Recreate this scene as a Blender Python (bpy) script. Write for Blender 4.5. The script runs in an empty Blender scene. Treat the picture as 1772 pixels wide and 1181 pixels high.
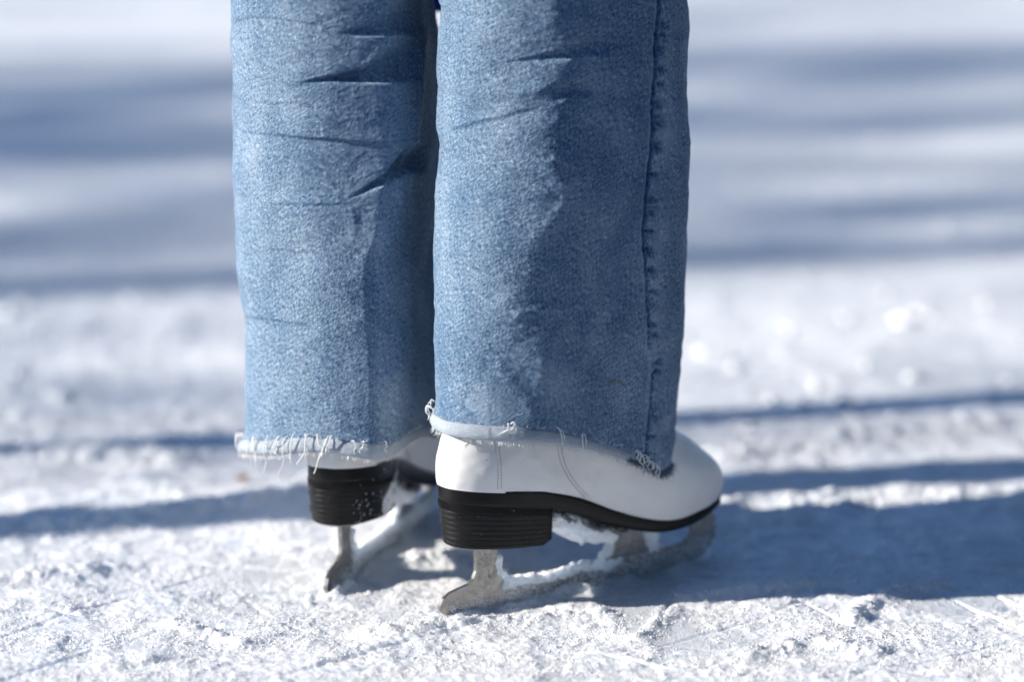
import bpy, bmesh, math, random
import numpy as np
from mathutils import Vector, Matrix

random.seed(7)
RNG = np.random.default_rng(11)
scene = bpy.context.scene
COL = scene.collection
PI = math.pi
rad = math.radians

# ------------------------------------------------------------------ camera constants
W0, H0 = 1772, 1181
LENS = 120.0
FP = LENS / 36.0 * W0
PITCH = rad(13.0)
CH = 0.98
fw = np.array([0, math.cos(PITCH), -math.sin(PITCH)])
upv = np.array([0, math.sin(PITCH), math.cos(PITCH)])
rt = np.array([1.0, 0, 0])
CP = np.array([0, 0, CH])


def ray(x, y):
    return fw * FP + rt * (x - 886) + upv * (590.5 - y)


def gnd(x, y, z=0.0):
    """point of the ice seen at a spot of the reference picture (survey helper)"""
    d = ray(x, y)
    return CP + d * ((z - CH) / d[2])


def proj(P):
    v = P - CP
    w = v @ fw
    return 886 + FP * (v @ rt) / w, 590.5 - FP * (v @ upv) / w


# ------------------------------------------------------------------ noise
_perm = np.random.default_rng(3).permutation(1024)
_perm = np.concatenate([_perm, _perm])
_g = np.random.default_rng(4).random(1024) * 2 * PI
_gx, _gy = np.cos(_g), np.sin(_g)


def perlin(x, y, seed=0):
    x = np.asarray(x, float) + seed * 37.17
    y = np.asarray(y, float) + seed * 91.73
    xi = np.floor(x).astype(np.int64)
    yi = np.floor(y).astype(np.int64)
    xf, yf = x - xi, y - yi
    u = xf * xf * xf * (xf * (xf * 6 - 15) + 10)
    v = yf * yf * yf * (yf * (yf * 6 - 15) + 10)

    def g(ix, iy, dx, dy):
        h = _perm[(_perm[ix & 1023] + iy) & 1023]
        return _gx[h] * dx + _gy[h] * dy
    a = g(xi, yi, xf, yf)
    b = g(xi + 1, yi, xf - 1, yf)
    c = g(xi, yi + 1, xf, yf - 1)
    d = g(xi + 1, yi + 1, xf - 1, yf - 1)
    return ((a * (1 - u) + b * u) * (1 - v) + (c * (1 - u) + d * u) * v) * 1.5


def fbm(x, y, oct=3, seed=0, gain=0.5):
    s, a = 0.0, 1.0
    for k in range(oct):
        s = s + a * perlin(x * 2 ** k, y * 2 ** k, seed + k * 5)
        a *= gain
    return s


def sstep(a, b, x):
    t = np.clip((x - a) / (b - a), 0, 1)
    return t * t * (3 - 2 * t)


def polydist(px, py, pts):
    """distance, signed side, and arclength fraction of points to an open polyline"""
    best = np.full(px.shape, 1e9)
    side = np.zeros(px.shape)
    frac = np.zeros(px.shape)
    pts = [np.array(p, float) for p in pts]
    L = sum(np.linalg.norm(b - a) for a, b in zip(pts, pts[1:]))
    acc = 0.0
    for a, b in zip(pts, pts[1:]):
        d = b - a
        l = np.linalg.norm(d)
        t = np.clip(((px - a[0]) * d[0] + (py - a[1]) * d[1]) / (l * l), 0, 1)
        ex, ey = px - a[0] - t * d[0], py - a[1] - t * d[1]
        q = np.hypot(ex, ey)
        m = q < best
        best = np.where(m, q, best)
        side = np.where(m, np.sign(d[0] * ey - d[1] * ex), side)
        frac = np.where(m, (acc + t * l) / L, frac)
        acc += l
    return best, side, frac


# ------------------------------------------------------------------ mesh helpers
def mesh_np(name, V, faces, smooth=True):
    """faces: (n,3) or (n,4) int array"""
    me = bpy.data.meshes.new(name)
    V = np.ascontiguousarray(V, np.float32)
    F = np.ascontiguousarray(faces, np.int32)
    n, k = F.shape
    me.vertices.add(len(V))
    me.vertices.foreach_set('co', V.ravel())
    me.loops.add(n * k)
    me.loops.foreach_set('vertex_index', F.ravel())
    me.polygons.add(n)
    me.polygons.foreach_set('loop_start', np.arange(0, n * k, k, dtype=np.int32))
    me.polygons.foreach_set('use_smooth', np.full(n, smooth))
    me.update(calc_edges=True)
    me.validate()
    return me


def link(name, me, mat=None, parent=None):
    o = bpy.data.objects.new(name, me)
    COL.objects.link(o)
    if mat:
        me.materials.append(mat)
    if parent:
        o.parent = parent
    return o


def empty(name, loc=(0, 0, 0), rz=0.0, parent=None):
    o = bpy.data.objects.new(name, None)
    o.empty_display_size = 0.05
    COL.objects.link(o)
    o.location = loc
    o.rotation_euler = (0, 0, rz)
    if parent:
        o.parent = parent
    return o


def tag(o, label=None, cat=None, group=None, kind=None):
    for k, v in (('label', label), ('category', cat), ('group', group), ('kind', kind)):
        if v:
            o[k] = v


def gridfaces(nr, nc, wrap=True, off=0):
    i = np.arange(nr - 1)[:, None]
    j = np.arange(nc if wrap else nc - 1)[None, :]
    j2 = (j + 1) % nc
    a = i * nc + j
    return (np.stack([a, i * nc + j2, (i + 1) * nc + j2, (i + 1) * nc + j], -1).reshape(-1, 4) + off)


def gridnormals(P, wrap=True):
    if wrap:
        dj = np.roll(P, -1, 1) - np.roll(P, 1, 1)
    else:
        dj = np.gradient(P, axis=1)
    di = np.gradient(P, axis=0)
    n = np.cross(dj, di)
    return n / (np.linalg.norm(n, axis=-1, keepdims=True) + 1e-12)


class Tris:
    """collects tubes, blobs and polygons into one mesh"""

    def __init__(s):
        s.V, s.F, s.n = [], [], 0

    def add(s, V, F):
        V = np.asarray(V, float)
        F = np.asarray(F, int)
        if F.shape[1] == 4:
            F = np.concatenate([F[:, [0, 1, 2]], F[:, [0, 2, 3]]])
        s.V.append(V)
        s.F.append(F + s.n)
        s.n += len(V)

    def tube(s, pts, r, n=6):
        P = np.array(pts, float)
        m = len(P)
        R = np.full(m, r) if np.isscalar(r) else np.array(r, float)
        T = np.gradient(P, axis=0)
        T /= np.linalg.norm(T, axis=1, keepdims=True) + 1e-12
        ref = np.array([0.13, 0.31, 0.94])
        A = np.cross(T, ref)
        A /= np.linalg.norm(A, axis=1, keepdims=True) + 1e-9
        B = np.cross(T, A)
        th = np.arange(n) * 2 * PI / n
        V = P[:, None, :] + R[:, None, None] * (A[:, None, :] * np.cos(th)[None, :, None] + B[:, None, :] * np.sin(th)[None, :, None])
        F = gridfaces(m, n)
        s.add(V.reshape(-1, 3), F)
        c0 = len(s.V[-1])
        s.add(np.vstack([P[0], V[0]]), [[0, k + 1, (k + 1) % n + 1] for k in range(n)])
        s.add(np.vstack([P[-1], V[-1]]), [[0, (k + 1) % n + 1, k + 1] for k in range(n)])

    def build(s, name, mat, parent=None, smooth=True):
        return link(name, mesh_np(name, np.vstack(s.V), np.vstack(s.F), smooth), mat, parent)


_bm = bmesh.new()
bmesh.ops.create_icosphere(_bm, subdivisions=1, radius=1.0)
ICO_V = np.array([v.co[:] for v in _bm.verts])
_bm.verts.index_update()
ICO_F = np.array([[v.index for v in f.verts] for f in _bm.faces])
_bm.free()
_bm = bmesh.new()
bmesh.ops.create_icosphere(_bm, subdivisions=2, radius=1.0)
_bm.verts.index_update()
ICO2_V = np.array([v.co[:] for v in _bm.verts])
ICO2_F = np.array([[v.index for v in f.verts] for f in _bm.faces])
_bm.free()


def grains(C, R, jit=0.28, squash=1.0, V0=ICO_V, F0=ICO_F):
    """many irregular little lumps, all in one array"""
    n = len(C)
    J = 1 + jit * RNG.standard_normal((n, len(V0)))
    # random rotation by random orthonormal axes
    q = RNG.standard_normal((n, 4))
    q /= np.linalg.norm(q, axis=1, keepdims=True)
    w, x, y, z = q.T
    Rm = np.stack([1 - 2 * (y * y + z * z), 2 * (x * y - w * z), 2 * (x * z + w * y),
                   2 * (x * y + w * z), 1 - 2 * (x * x + z * z), 2 * (y * z - w * x),
                   2 * (x * z - w * y), 2 * (y * z + w * x), 1 - 2 * (x * x + y * y)], -1).reshape(n, 3, 3)
    S = 0.75 + 0.5 * RNG.random((n, 1, 3))
    V = (V0[None] * J[..., None]) * S
    V = np.einsum('nij,nvj->nvi', Rm, V) * R[:, None, None]
    V[..., 2] *= squash
    V = V + C[:, None, :]
    F = (F0[None] + (np.arange(n) * len(V0))[:, None, None]).reshape(-1, 3)
    return V.reshape(-1, 3), F


def granular(me, n, r0=.00035, r1=.0008):
    """strew crystals over a lump of snow"""
    k = len(me.vertices)
    P = np.empty(k * 3, np.float32)
    me.vertices.foreach_get('co', P)
    P = P.reshape(-1, 3).astype(float)
    tri = []
    me.calc_loop_triangles()
    T_ = np.empty(len(me.loop_triangles) * 3, np.int32)
    me.loop_triangles.foreach_get('vertices', T_)
    idx = RNG.integers(0, k, n)
    G, GF_ = grains(P[idx] + RNG.normal(0, .0002, (n, 3)), RNG.uniform(r0, r1, n), .2)
    return mesh_np('snow', np.vstack([P, G]), np.vstack([T_.reshape(-1, 3), GF_ + k]))


def remeshed(V, F, voxel, noise_amp=0.0, noise_scale=300.0, smooth_it=1):
    """fuse overlapping lumps into one crusty surface"""
    me = mesh_np('tmp', V, F)
    o = bpy.data.objects.new('tmp', me)
    COL.objects.link(o)
    m = o.modifiers.new('r', 'REMESH')
    m.mode = 'VOXEL'
    m.voxel_size = voxel
    m.use_smooth_shade = True
    if smooth_it:
        k = o.modifiers.new('s', 'SMOOTH')
        k.iterations = smooth_it
    dg = bpy.context.evaluated_depsgraph_get()
    out = bpy.data.meshes.new_from_object(o.evaluated_get(dg))
    bpy.data.objects.remove(o)
    n = len(out.vertices)
    P = np.empty(n * 3, np.float32)
    out.vertices.foreach_get('co', P)
    N = np.empty(n * 3, np.float32)
    out.vertices.foreach_get('normal', N)
    P = P.reshape(-1, 3)
    N = N.reshape(-1, 3)
    if noise_amp:
        d = fbm(P[:, 0] * noise_scale + P[:, 2] * noise_scale * .7, P[:, 1] * noise_scale - P[:, 2] * noise_scale * .8, 3, 9)
        P = P + N * (d * noise_amp)[:, None]
        out.vertices.foreach_set('co', np.ascontiguousarray(P, np.float32).ravel())
        out.update()
    return out


# ------------------------------------------------------------------ materials
def new_mat(name):
    m = bpy.data.materials.new(name)
    m.use_nodes = True
    nt = m.node_tree
    b = nt.nodes['Principled BSDF']
    return m, nt, b


class NB:
    """short node builder"""

    def __init__(s, nt):
        s.nt = nt

    def n(s, t, **kw):
        o = s.nt.nodes.new(t)
        for k, v in kw.items():
            if k.startswith('i_'):
                o.inputs[k[2:].replace('_', ' ')].default_value = v
            else:
                setattr(o, k, v)
        return o

    def l(s, a, b):
        s.nt.links.new(a, b)

    def math(s, op, a, b=None, c=None, clamp=False):
        o = s.nt.nodes.new('ShaderNodeMath')
        o.operation = op
        o.use_clamp = clamp
        for i, v in enumerate((a, b, c)):
            if v is None:
                continue
            if isinstance(v, (int, float)):
                o.inputs[i].default_value = v
            else:
                s.l(v, o.inputs[i])
        return o.outputs[0]

    def noise(s, vec, scale, detail=2.0, rough=0.5, dist=0.0):
        o = s.n('ShaderNodeTexNoise')
        o.inputs['Scale'].default_value = scale
        o.inputs['Detail'].default_value = detail
        o.inputs['Roughness'].default_value = rough
        o.inputs['Distortion'].default_value = dist
        if vec is not None:
            s.l(vec, o.inputs['Vector'])
        return o.outputs['Fac']

    def mapping(s, vec, scale=(1, 1, 1), rot=(0, 0, 0)):
        o = s.n('ShaderNodeMapping')
        o.inputs['Scale'].default_value = scale
        o.inputs['Rotation'].default_value = rot
        s.l(vec, o.inputs['Vector'])
        return o.outputs[0]

    def ramp(s, fac, stops):
        o = s.n('ShaderNodeValToRGB')
        e = o.color_ramp.elements
        while len(e) < len(stops):
            e.new(0.5)
        for k, (p, c) in enumerate(stops):
            e[k].position = p
            e[k].color = (*c, 1) if len(c) == 3 else c
        s.l(fac, o.inputs['Fac'])
        return o.outputs['Color']

    def mix(s, fac, a, b, blend='MIX'):
        o = s.n('ShaderNodeMix', data_type='RGBA', blend_type=blend)
        for sock, v in ((o.inputs[0], fac), (o.inputs[6], a), (o.inputs[7], b)):
            if isinstance(v, (int, float)):
                sock.default_value = v
            elif isinstance(v, tuple):
                sock.default_value = (*v, 1)
            else:
                s.l(v, sock)
        return o.outputs[2]

    def bump(s, h, strength, dist):
        o = s.n('ShaderNodeBump')
        o.inputs['Strength'].default_value = strength
        o.inputs['Distance'].default_value = dist
        s.l(h, o.inputs['Height'])
        return o.outputs[0]


def setp(b, **kw):
    for k, v in kw.items():
        k = k.replace('_', ' ')
        b.inputs[k].default_value = (*v, 1) if isinstance(v, tuple) and len(v) == 3 and 'Radius' not in k else v


def mat_snow(name, ice=True, dirty=0.0):
    m, nt, b = new_mat(name)
    q = NB(nt)
    co = q.n('ShaderNodeTexCoord').outputs['Object']
    big = q.noise(co, 9.0, 3, .55)
    base = q.ramp(big, [(.3, (.80, .83, .87)), (.7, (.89, .90, .91))])
    if ice:
        thin = q.noise(q.mapping(co, (26, 48, 40), (0, 0, .35)), 1.0, 6, .68)
        base = q.mix(q.ramp(thin, [(.51, (0, 0, 0)), (.70, (.9, .9, .9))]), base, (.38, .46, .56))
        at = q.n('ShaderNodeAttribute', attribute_name='ice').outputs['Fac']
        gr = q.math('MULTIPLY_ADD', q.noise(co, 60, 4, .65), .8, q.math('MULTIPLY', q.noise(co, 420, 3, .7), .2))
        icec = q.ramp(gr, [(.3, (.50, .55, .61)), (.7, (.74, .77, .80))])
        base = q.mix(at, base, icec)
    if dirty:
        gr = q.noise(co, 700, 3, .8)
        base = q.ramp(gr, [(.35, (.10, .105, .11)), (.62, (.36, .37, .38)), (.75, (.7, .72, .74))])
    q.l(base, b.inputs['Base Color'])
    setp(b, Roughness=.55, IOR=1.31)
    b.inputs['Specular IOR Level'].default_value = .55
    b.inputs['Subsurface Weight'].default_value = .0 if dirty else .65
    b.inputs['Subsurface Radius'].default_value = (.9, 1.0, 1.1)
    b.inputs['Subsurface Scale'].default_value = .010
    b.subsurface_method = 'BURLEY'
    h1 = q.noise(co, 520, 3, .7)
    h2 = q.noise(co, 1500, 2, .6)
    h = q.math('ADD', h1, q.math('MULTIPLY', h2, .5))
    q.l(q.bump(h, .75, .0014), b.inputs['Normal'])
    # glinting crystals
    gl = q.noise(co, 1900, 1, .5)
    q.l(q.math('SUBTRACT', .62, q.math('MULTIPLY', q.math('GREATER_THAN', gl, .66), .45)), b.inputs['Roughness'])
    return m


def mat_denim(name, pale=False):
    m, nt, b = new_mat(name)
    q = NB(nt)
    uv = q.n('ShaderNodeUVMap', uv_map='UVMap').outputs[0]
    wear_shade = q.n('ShaderNodeAttribute', attribute_name='wear_shade').outputs['Fac']
    mott = q.noise(q.mapping(uv, (950, 850, 1), (0, 0, .6)), 1.0, 2, .6)          # mottling about 2 mm
    slub = q.noise(q.mapping(q.mapping(uv, (1, 1, 1), (0, 0, rad(32))), (1250, 240, 1)), 1.0, 2, .6)                       # vertical warp streaks
    weft = q.noise(q.mapping(uv, (230, 1150, 1)), 1.0, 2, .6)                       # horizontal weft streaks
    yarn = q.noise(q.mapping(uv, (1300, 1300, 1)), 1.0, 1, .5)
    big = q.noise(q.mapping(uv, (26, 14, 1)), 1.0, 3, .6)
    tw = q.n('ShaderNodeTexWave', wave_type='BANDS', bands_direction='X', wave_profile='SIN')
    q.l(q.mapping(uv, (500 if not pale else 330, 500 if not pale else 330, 1), (0, 0, rad(-52))), tw.inputs['Vector'])
    tw.inputs['Scale'].default_value = .5
    tw.inputs['Distortion'].default_value = 1.2
    tw.inputs['Detail'].default_value = 1
    twf = tw.outputs['Fac']
    f = q.math('MULTIPLY', mott, .45)
    f = q.math('MULTIPLY_ADD', slub, 1.0, f)
    f = q.math('MULTIPLY_ADD', weft, .42, f)
    f = q.math('MULTIPLY_ADD', yarn, .50, f)
    f = q.math('MULTIPLY_ADD', big, .30, f)
    f = q.math('MULTIPLY_ADD', twf, .34 if not pale else .55, f)
    # mean of the sum about .5*(.95+.5+.42+.5+.3+.24)=1.455
    mean = 1.505 if not pale else 1.61
    f = q.math('SUBTRACT', f, mean)
    f = q.math('MULTIPLY', f, 1.8)
    f = q.math('ADD', f, .5)
    f = q.math('ADD', f, q.math('MULTIPLY', wear_shade, .5), clamp=True)
    if pale:
        col = q.ramp(f, [(.10, (.13, .18, .25)), (.5, (.34, .40, .46)), (.9, (.58, .62, .65))])
    else:
        col = q.ramp(f, [(.0, (.011, .034, .090)), (.30, (.040, .102, .205)), (.56, (.112, .208, .335)), (.80, (.285, .40, .515)), (1.0, (.58, .65, .71))])
        st = q.n('ShaderNodeAttribute', attribute_name='stain').outputs['Fac']
        col = q.mix(st, col, (.16, .12, .08))
    q.l(col, b.inputs['Base Color'])
    setp(b, Roughness=.85)
    b.inputs['Specular IOR Level'].default_value = .15
    b.inputs['Sheen Weight'].default_value = .02
    b.inputs['Sheen Roughness'].default_value = .5
    hh = q.math('ADD', q.math('MULTIPLY', twf, .6), q.math('ADD', mott, q.math('MULTIPLY', yarn, .7)))
    crepe = q.noise(q.mapping(uv, (130, 210, 1)), 1.0, 3, .6)
    n1 = q.bump(hh, .55, .0007)
    bb = q.n('ShaderNodeBump')
    bb.inputs['Strength'].default_value = .45
    bb.inputs['Distance'].default_value = .0025
    q.l(crepe, bb.inputs['Height'])
    q.l(n1, bb.inputs['Normal'])
    q.l(bb.outputs[0], b.inputs['Normal'])
    return m


def mat_simple(name, col, rough=.5, metal=0.0, bump=None, var=None, spec=.5):
    m, nt, b = new_mat(name)
    q = NB(nt)
    co = q.n('ShaderNodeTexCoord').outputs['Object']
    setp(b, Base_Color=col, Roughness=rough, Metallic=metal)
    b.inputs['Specular IOR Level'].default_value = spec
    if var:
        sc, c2, lo, hi = var
        q.l(q.mix(q.ramp(q.noise(co, sc, 4, .65), [(lo, (0, 0, 0)), (hi, (1, 1, 1))]), col, c2), b.inputs['Base Color'])
    if bump:
        sc, st, ds = bump
        q.l(q.bump(q.noise(co, sc, 3, .6), st, ds), b.inputs['Normal'])
    return m, q, b, co


M = {}
M['ground'] = mat_snow('snowy_ice')
M['snow'] = mat_snow('loose_snow', ice=False)
M['grit'] = mat_snow('gritty_ice', ice=False, dirty=1.0)
M['denim'] = mat_denim('washed_denim')
M['denim_pale'] = mat_denim('denim_underside', True)
M['leather'], q, b, co = mat_simple('white_leather', (.83, .82, .80), .42, 0, (900, .16, .0006), (26, (.74, .735, .72), .45, .8))
sc_ = q.noise(q.mapping(co, (1, 1, 2.5)), 130, 4, .75)
big_ = q.noise(co, 14, 2, .5)
scm = q.math('MULTIPLY', q.math('GREATER_THAN', sc_, .665), q.math('GREATER_THAN', big_, .54))
prev = b.inputs['Base Color'].links[0].from_socket
q.l(q.mix(q.math('MULTIPLY', scm, .75), prev, (.33, .31, .29)), b.inputs['Base Color'])
M['rubber'], *_ = mat_simple('black_rubber', (.004, .004, .0045), .45, 0, (500, .10, .0003), (60, (.010, .010, .011), .45, .75), .28)
M['welt'], *_ = mat_simple('black_sole', (.004, .004, .0045), .42, 0, (300, .08, .0003), None, .28)
M['steel'], q, b, co = mat_simple('wet_steel', (.38, .375, .37), .40, 1.0, (260, .25, .0008), (180, (.24, .23, .22), .4, .7))
M['thread'], *_ = mat_simple('white_thread', (.78, .79, .80), .8)
M['stitch'], *_ = mat_simple('leather_stitch', (.46, .43, .39), .7)
M['water'], nt_, b_ = new_mat('water_drop')
setp(b_, Base_Color=(1.0, 1.0, 1.0), Roughness=.03, IOR=1.33)
b_.inputs['Transmission Weight'].default_value = 1.0
M['coat'], *_ = mat_simple('blue_coat', (.008, .045, .30), .7, 0, (300, .3, .001))
M['skin'], *_ = mat_simple('skin', (.60, .40, .31), .5)
M['hair'], *_ = mat_simple('hair', (.10, .06, .035), .5, 0, (300, .5, .003))
M['wood'], q, b, co = mat_simple('weathered_wood', (.21, .15, .10), .8)
q.l(q.ramp(q.noise(q.mapping(co, (60, 60, 3)), 1.0, 4, .6), [(.3, (.12, .085, .06)), (.7, (.30, .23, .16))]), b.inputs['Base Color'])
M['leaf'], *_ = mat_simple('dry_leaf', (.42, .17, .04), .7)

# ------------------------------------------------------------------ ground
P0 = gnd(768, 1068)
P0[2] = 0
YAW_N = rad(34.4)
P1 = gnd(567, 1032)
P1[2] = 0
YAW_F = rad(72.0)


def blade_line(p, yaw):
    d = np.array([math.cos(yaw), math.sin(yaw)])
    return [tuple(p[:2] + d * t) for t in (-.02, .32)]


def wpts(pts):
    return [tuple(gnd(x, y)[:2]) for x, y in pts]


GROOVES = [  # (polyline on the ice, width m, depth m, ridge)
    (wpts([(385, 1005), (430, 1043), (470, 1072), (550, 1102), (650, 1138)]), .0018, .0012, .0),
    (wpts([(1142, 1090), (1150, 1062), (1170, 1030), (1200, 1010)]), .0025, .0035, .001),
    (wpts([(1590, 1012), (1680, 1055), (1790, 1100)]), .0022, .0036, .001),
    (wpts([(1290, 915), (1400, 950), (1530, 1000)]), .003, .0035, .001),
    (wpts([(1370, 1035), (1450, 1085), (1600, 1110)]), .002, .0025, .0008),
    (wpts([(950, 1128), (1050, 1140), (1180, 1165)]), .0025, .003, .001),
    (wpts([(200, 1165), (330, 1140), (470, 1128)]), .005, .003, .001),
    (wpts([(60, 1060), (140, 1070), (170, 1062)]), .004, .003, .001),
    (wpts([(1690, 1000), (1720, 1030), (1790, 1060)]), .002, .003, .001),
]
rr = random.Random(5)
for k in range(64):
    cx, cy = rr.uniform(-.7, .7), rr.uniform(2.8, 4.2)
    a = rr.uniform(-.5, .9)
    L = rr.uniform(.25, .8)
    cv = rr.uniform(-.5, .5)
    pl = [(cx + L * t * math.cos(a + cv * t), cy + L * t * math.sin(a + cv * t)) for t in (-.5, -.25, 0, .25, .5)]
    GROOVES.append((pl, rr.uniform(.0016, .0028), rr.uniform(.0012, .0030), .0003))

RIDGES = [  # heaps of scraped snow: (polyline, half width m, height m)
    (wpts([(1180, 1042), (1250, 1034), (1330, 1028), (1420, 1020)]), .012, .0065),
    (wpts([(1478, 1078), (1500, 1050), (1560, 1028), (1620, 1018)]), .012, .0075),
    (wpts([(1160, 1060), (1140, 1085), (1110, 1110)]), .010, .004),
    (wpts([(0, 1012), (90, 1000), (180, 985)]), .022, .010),
    (wpts([(40, 920), (180, 912), (340, 893), (520, 868)]), .030, .012),
    (wpts([(640, 1100), (760, 1085), (900, 1075), (1040, 1068)]), .014, .006),
    (wpts([(880, 1040), (960, 1030), (1040, 1028)]), .010, .008),
    (wpts([(300, 1085), (350, 1100), (420, 1120)]), .012, .006),
    (wpts([(650, 980), (720, 975), (800, 968)]), .020, .008),
    (wpts([(1290, 1140), (1400, 1120), (1500, 1132)]), .018, .007),
    (wpts([(0, 790), (180, 792), (300, 800)]), .03, .012),
    (wpts([(1250, 880), (1500, 862), (1790, 855)]), .02, .007),
    (wpts([(1250, 790), (1500, 758), (1790, 735)]), .03, .010),
]


def ice_shade_mask(x, y):
    m = sstep(.30, .62, fbm(x * 5.2 + .8 * y, y * 3.4, 3, 31))
    f = sstep(3.9, 5.2, y)
    b = sstep(-.05, .45, fbm(x * .7 - .2 * y, y * 2.1, 3, 57))  # far streaks: bare ice, also painted in place of soft shade
    return m * (1 - f) + b * f


def height(x, y):
    x = np.asarray(x, float)
    y = np.asarray(y, float)
    far = sstep(3.9, 6.0, y)
    ice = ice_shade_mask(x, y)
    rough = (1 - .65 * ice) * (1 + 1.1 * sstep(.12, .28, x) * sstep(3.14, 3.22, y) * sstep(3.55, 3.42, y))
    h = .0045 * perlin(x * 2.1, y * 2.6, 1) * (1 + far)
    cl = fbm(x * 11, y * 9, 3, 2)
    h += .0042 * np.maximum(cl, -.12) * rough * (1 - .55 * far)
    m = fbm(x * 38, y * 34, 3, 3)
    h += .0017 * np.maximum(m, -.1) * rough * (1 - .7 * far)
    near = sstep(4.3, 3.6, y) * sstep(1.1, .7, np.abs(x)) * sstep(2.2, 2.7, y)
    if np.any(near > 0):
        f = fbm(x * 130, y * 120, 2, 4)
        h += .0008 * f * rough * near
        f2 = fbm(x * 310, y * 290, 2, 6)
        h += .0005 * f2 * (.35 + .65 * rough) * near
    for pl, w, dep, rg in GROOVES:
        d, s, t = polydist(x, y, pl)
        e = np.sin(np.clip(t, .02, .98) * PI) ** .4
        h = h - dep * e * np.exp(-(d / w) ** 2) + .35 * rg * e * np.exp(-((d - 2.2 * w) / (1.3 * w)) ** 2)
    for pl, w, hh in RIDGES:
        d, s, t = polydist(x, y, pl)
        wob = 1 + .5 * perlin(x * 40, y * 40, 8) + .35 * perlin(x * 110, y * 110, 12)
        h = h + hh * np.exp(-(d / w) ** 2) * np.clip(wob, .1, 2)
    # the blades have pressed the snow flat along their edges
    for p, yw in ((P0, YAW_N), (P1, YAW_F)):
        d, s, t = polydist(x, y, blade_line(p, yw))
        k = np.exp(-(d / .006) ** 2)
        bank = .0055 * np.exp(-((d - .009) / .006) ** 2) * np.clip(.4 + 1.6 * fbm(x * 28, y * 28, 3, 88), 0, 1.3)
        h = h * (1 - .9 * k) + .002 * k + bank
    return h


def axis(parts):
    out = []
    for a, b, n in parts:
        out += list(np.linspace(a, b, n, endpoint=False))
    out.append(parts[-1][1])
    return np.array(out)


def geo(a, b, n):
    return list(np.geomspace(a, b, n))


FX = .62
xs = np.array([-v for v in geo(FX, 60, 70)][::-1][:-1] + list(np.linspace(-FX, FX, 800)) + geo(FX, 60, 70)[1:])
yn = np.linspace(2.86, 3.72, 620)
ys_far = 3.72 + np.array(geo(.0016, 90, 240)) - .0002
ys_near = 2.86 - np.array(geo(.002, 14, 46))
ys = np.concatenate([ys_near[::-1], yn, ys_far])
GX, GY = np.meshgrid(xs, ys)
GZ = height(GX, GY)
V = np.stack([GX, GY, GZ], -1).reshape(-1, 3)
me = mesh_np('snowy_ice', V, gridfaces(len(ys), len(xs), False))
at = me.attributes.new('ice', 'FLOAT', 'POINT')
at.data.foreach_set('value', (ice_shade_mask(GX, GY) * .9).astype(np.float32).ravel())
ground = link('snowy_ice_ground', me, M['ground'])
tag(ground, 'trodden snow over scratched skating ice with blade tracks', 'ground', kind='structure')

# loose crumbs of scraped snow
n = 130000
cx = RNG.uniform(-.62, .62, n * 4)
cy = 2.86 + (RNG.random(n * 4) ** 1.15) * 1.0
dens = np.clip(.50 + .8 * fbm(cx * 14, cy * 12, 3, 2), .08, 1) * (1 - .5 * ice_shade_mask(cx, cy))
for pl, w, hh in RIDGES:
    d, s, t = polydist(cx, cy, pl)
    dens = np.maximum(dens, .95 * np.exp(-(d / (1.3 * w)) ** 2))
for p, yw in ((P0, YAW_N), (P1, YAW_F)):
    d, s, t = polydist(cx, cy, blade_line(p, yw))
    dens = np.maximum(dens, .8 * np.exp(-(d / .016) ** 2) * (fbm(cx * 25, cy * 25, 2, 88) > -.15)) * sstep(.0015, .0035, d)
keep = RNG.random(n * 4) < dens
cx, cy = cx[keep][:n], cy[keep][:n]
R = np.clip(np.exp(RNG.normal(-7.42, .40, len(cx))), .0005, .0032)
cz = height(cx, cy) + R * .1
Vc, Fc = grains(np.stack([cx, cy, cz], -1), R, .2, .9)
# coarser lumps further out, where the skaters have pushed the snow about
n2 = 900
fx = RNG.normal(0, 1.0, n2)
fy = 3.8 + RNG.random(n2) ** 1.4 * 4.0
R2 = np.clip(np.exp(RNG.normal(-5.5, .5, n2)), .002, .009)
V2, F2 = grains(np.stack([fx, fy, height(fx, fy) + R2 * .2], -1), R2, .12, .7, ICO2_V, ICO2_F)
# a few bigger lumps seen in the blurred distance
big = wpts([(1565, 560), (1590, 545), (1340, 575), (150, 800), (30, 720), (110, 690), (20, 545), (1215, 610), (360, 790)])
bx = np.array([p[0] for p in big])
by = np.array([p[1] for p in big])
R3 = np.array([.014, .012, .005, .014, .012, .016, .016, .010, .010])
V3, F3 = grains(np.stack([bx, by, height(bx, by) + R3 * .05], -1), R3, .16, .5, ICO2_V, ICO2_F)
Va = np.vstack([Vc, V2, V3])
Fa = np.vstack([Fc, F2 + len(Vc), F3 + len(Vc) + len(V2)])
crumbs = link('snow_crumbs', mesh_np('snow_crumbs', Va, Fa, True), M['snow'])
tag(crumbs, 'loose crumbs of scraped white snow lying on the ice', 'snow', kind='stuff')

# ------------------------------------------------------------------ ice skates
person = empty('person', (-.06, 3.19, 0))
tag(person, 'person in pale blue jeans with frayed hems and white figure skates, seen from behind', 'person')
INV = Matrix.Translation((.06, -3.19, 0))


def adopt(o, parent=person):
    o.parent = parent
    if parent is person:
        o.matrix_parent_inverse = INV
    return o


def hermite(x, xp, fp):
    """monotone-ish cubic through table points"""
    xp = np.array(xp, float)
    fp = np.array(fp, float)
    m = np.gradient(fp, xp)
    x = np.clip(x, xp[0], xp[-1])
    i = np.clip(np.searchsorted(xp, x) - 1, 0, len(xp) - 2)
    h = xp[i + 1] - xp[i]
    t = (x - xp[i]) / h
    return ((1 + 2 * t) * (1 - t) ** 2 * fp[i] + t * (1 - t) ** 2 * h * m[i] + t * t * (3 - 2 * t) * fp[i + 1] + t * t * (t - 1) * h * m[i + 1])


LB = .320


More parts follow.
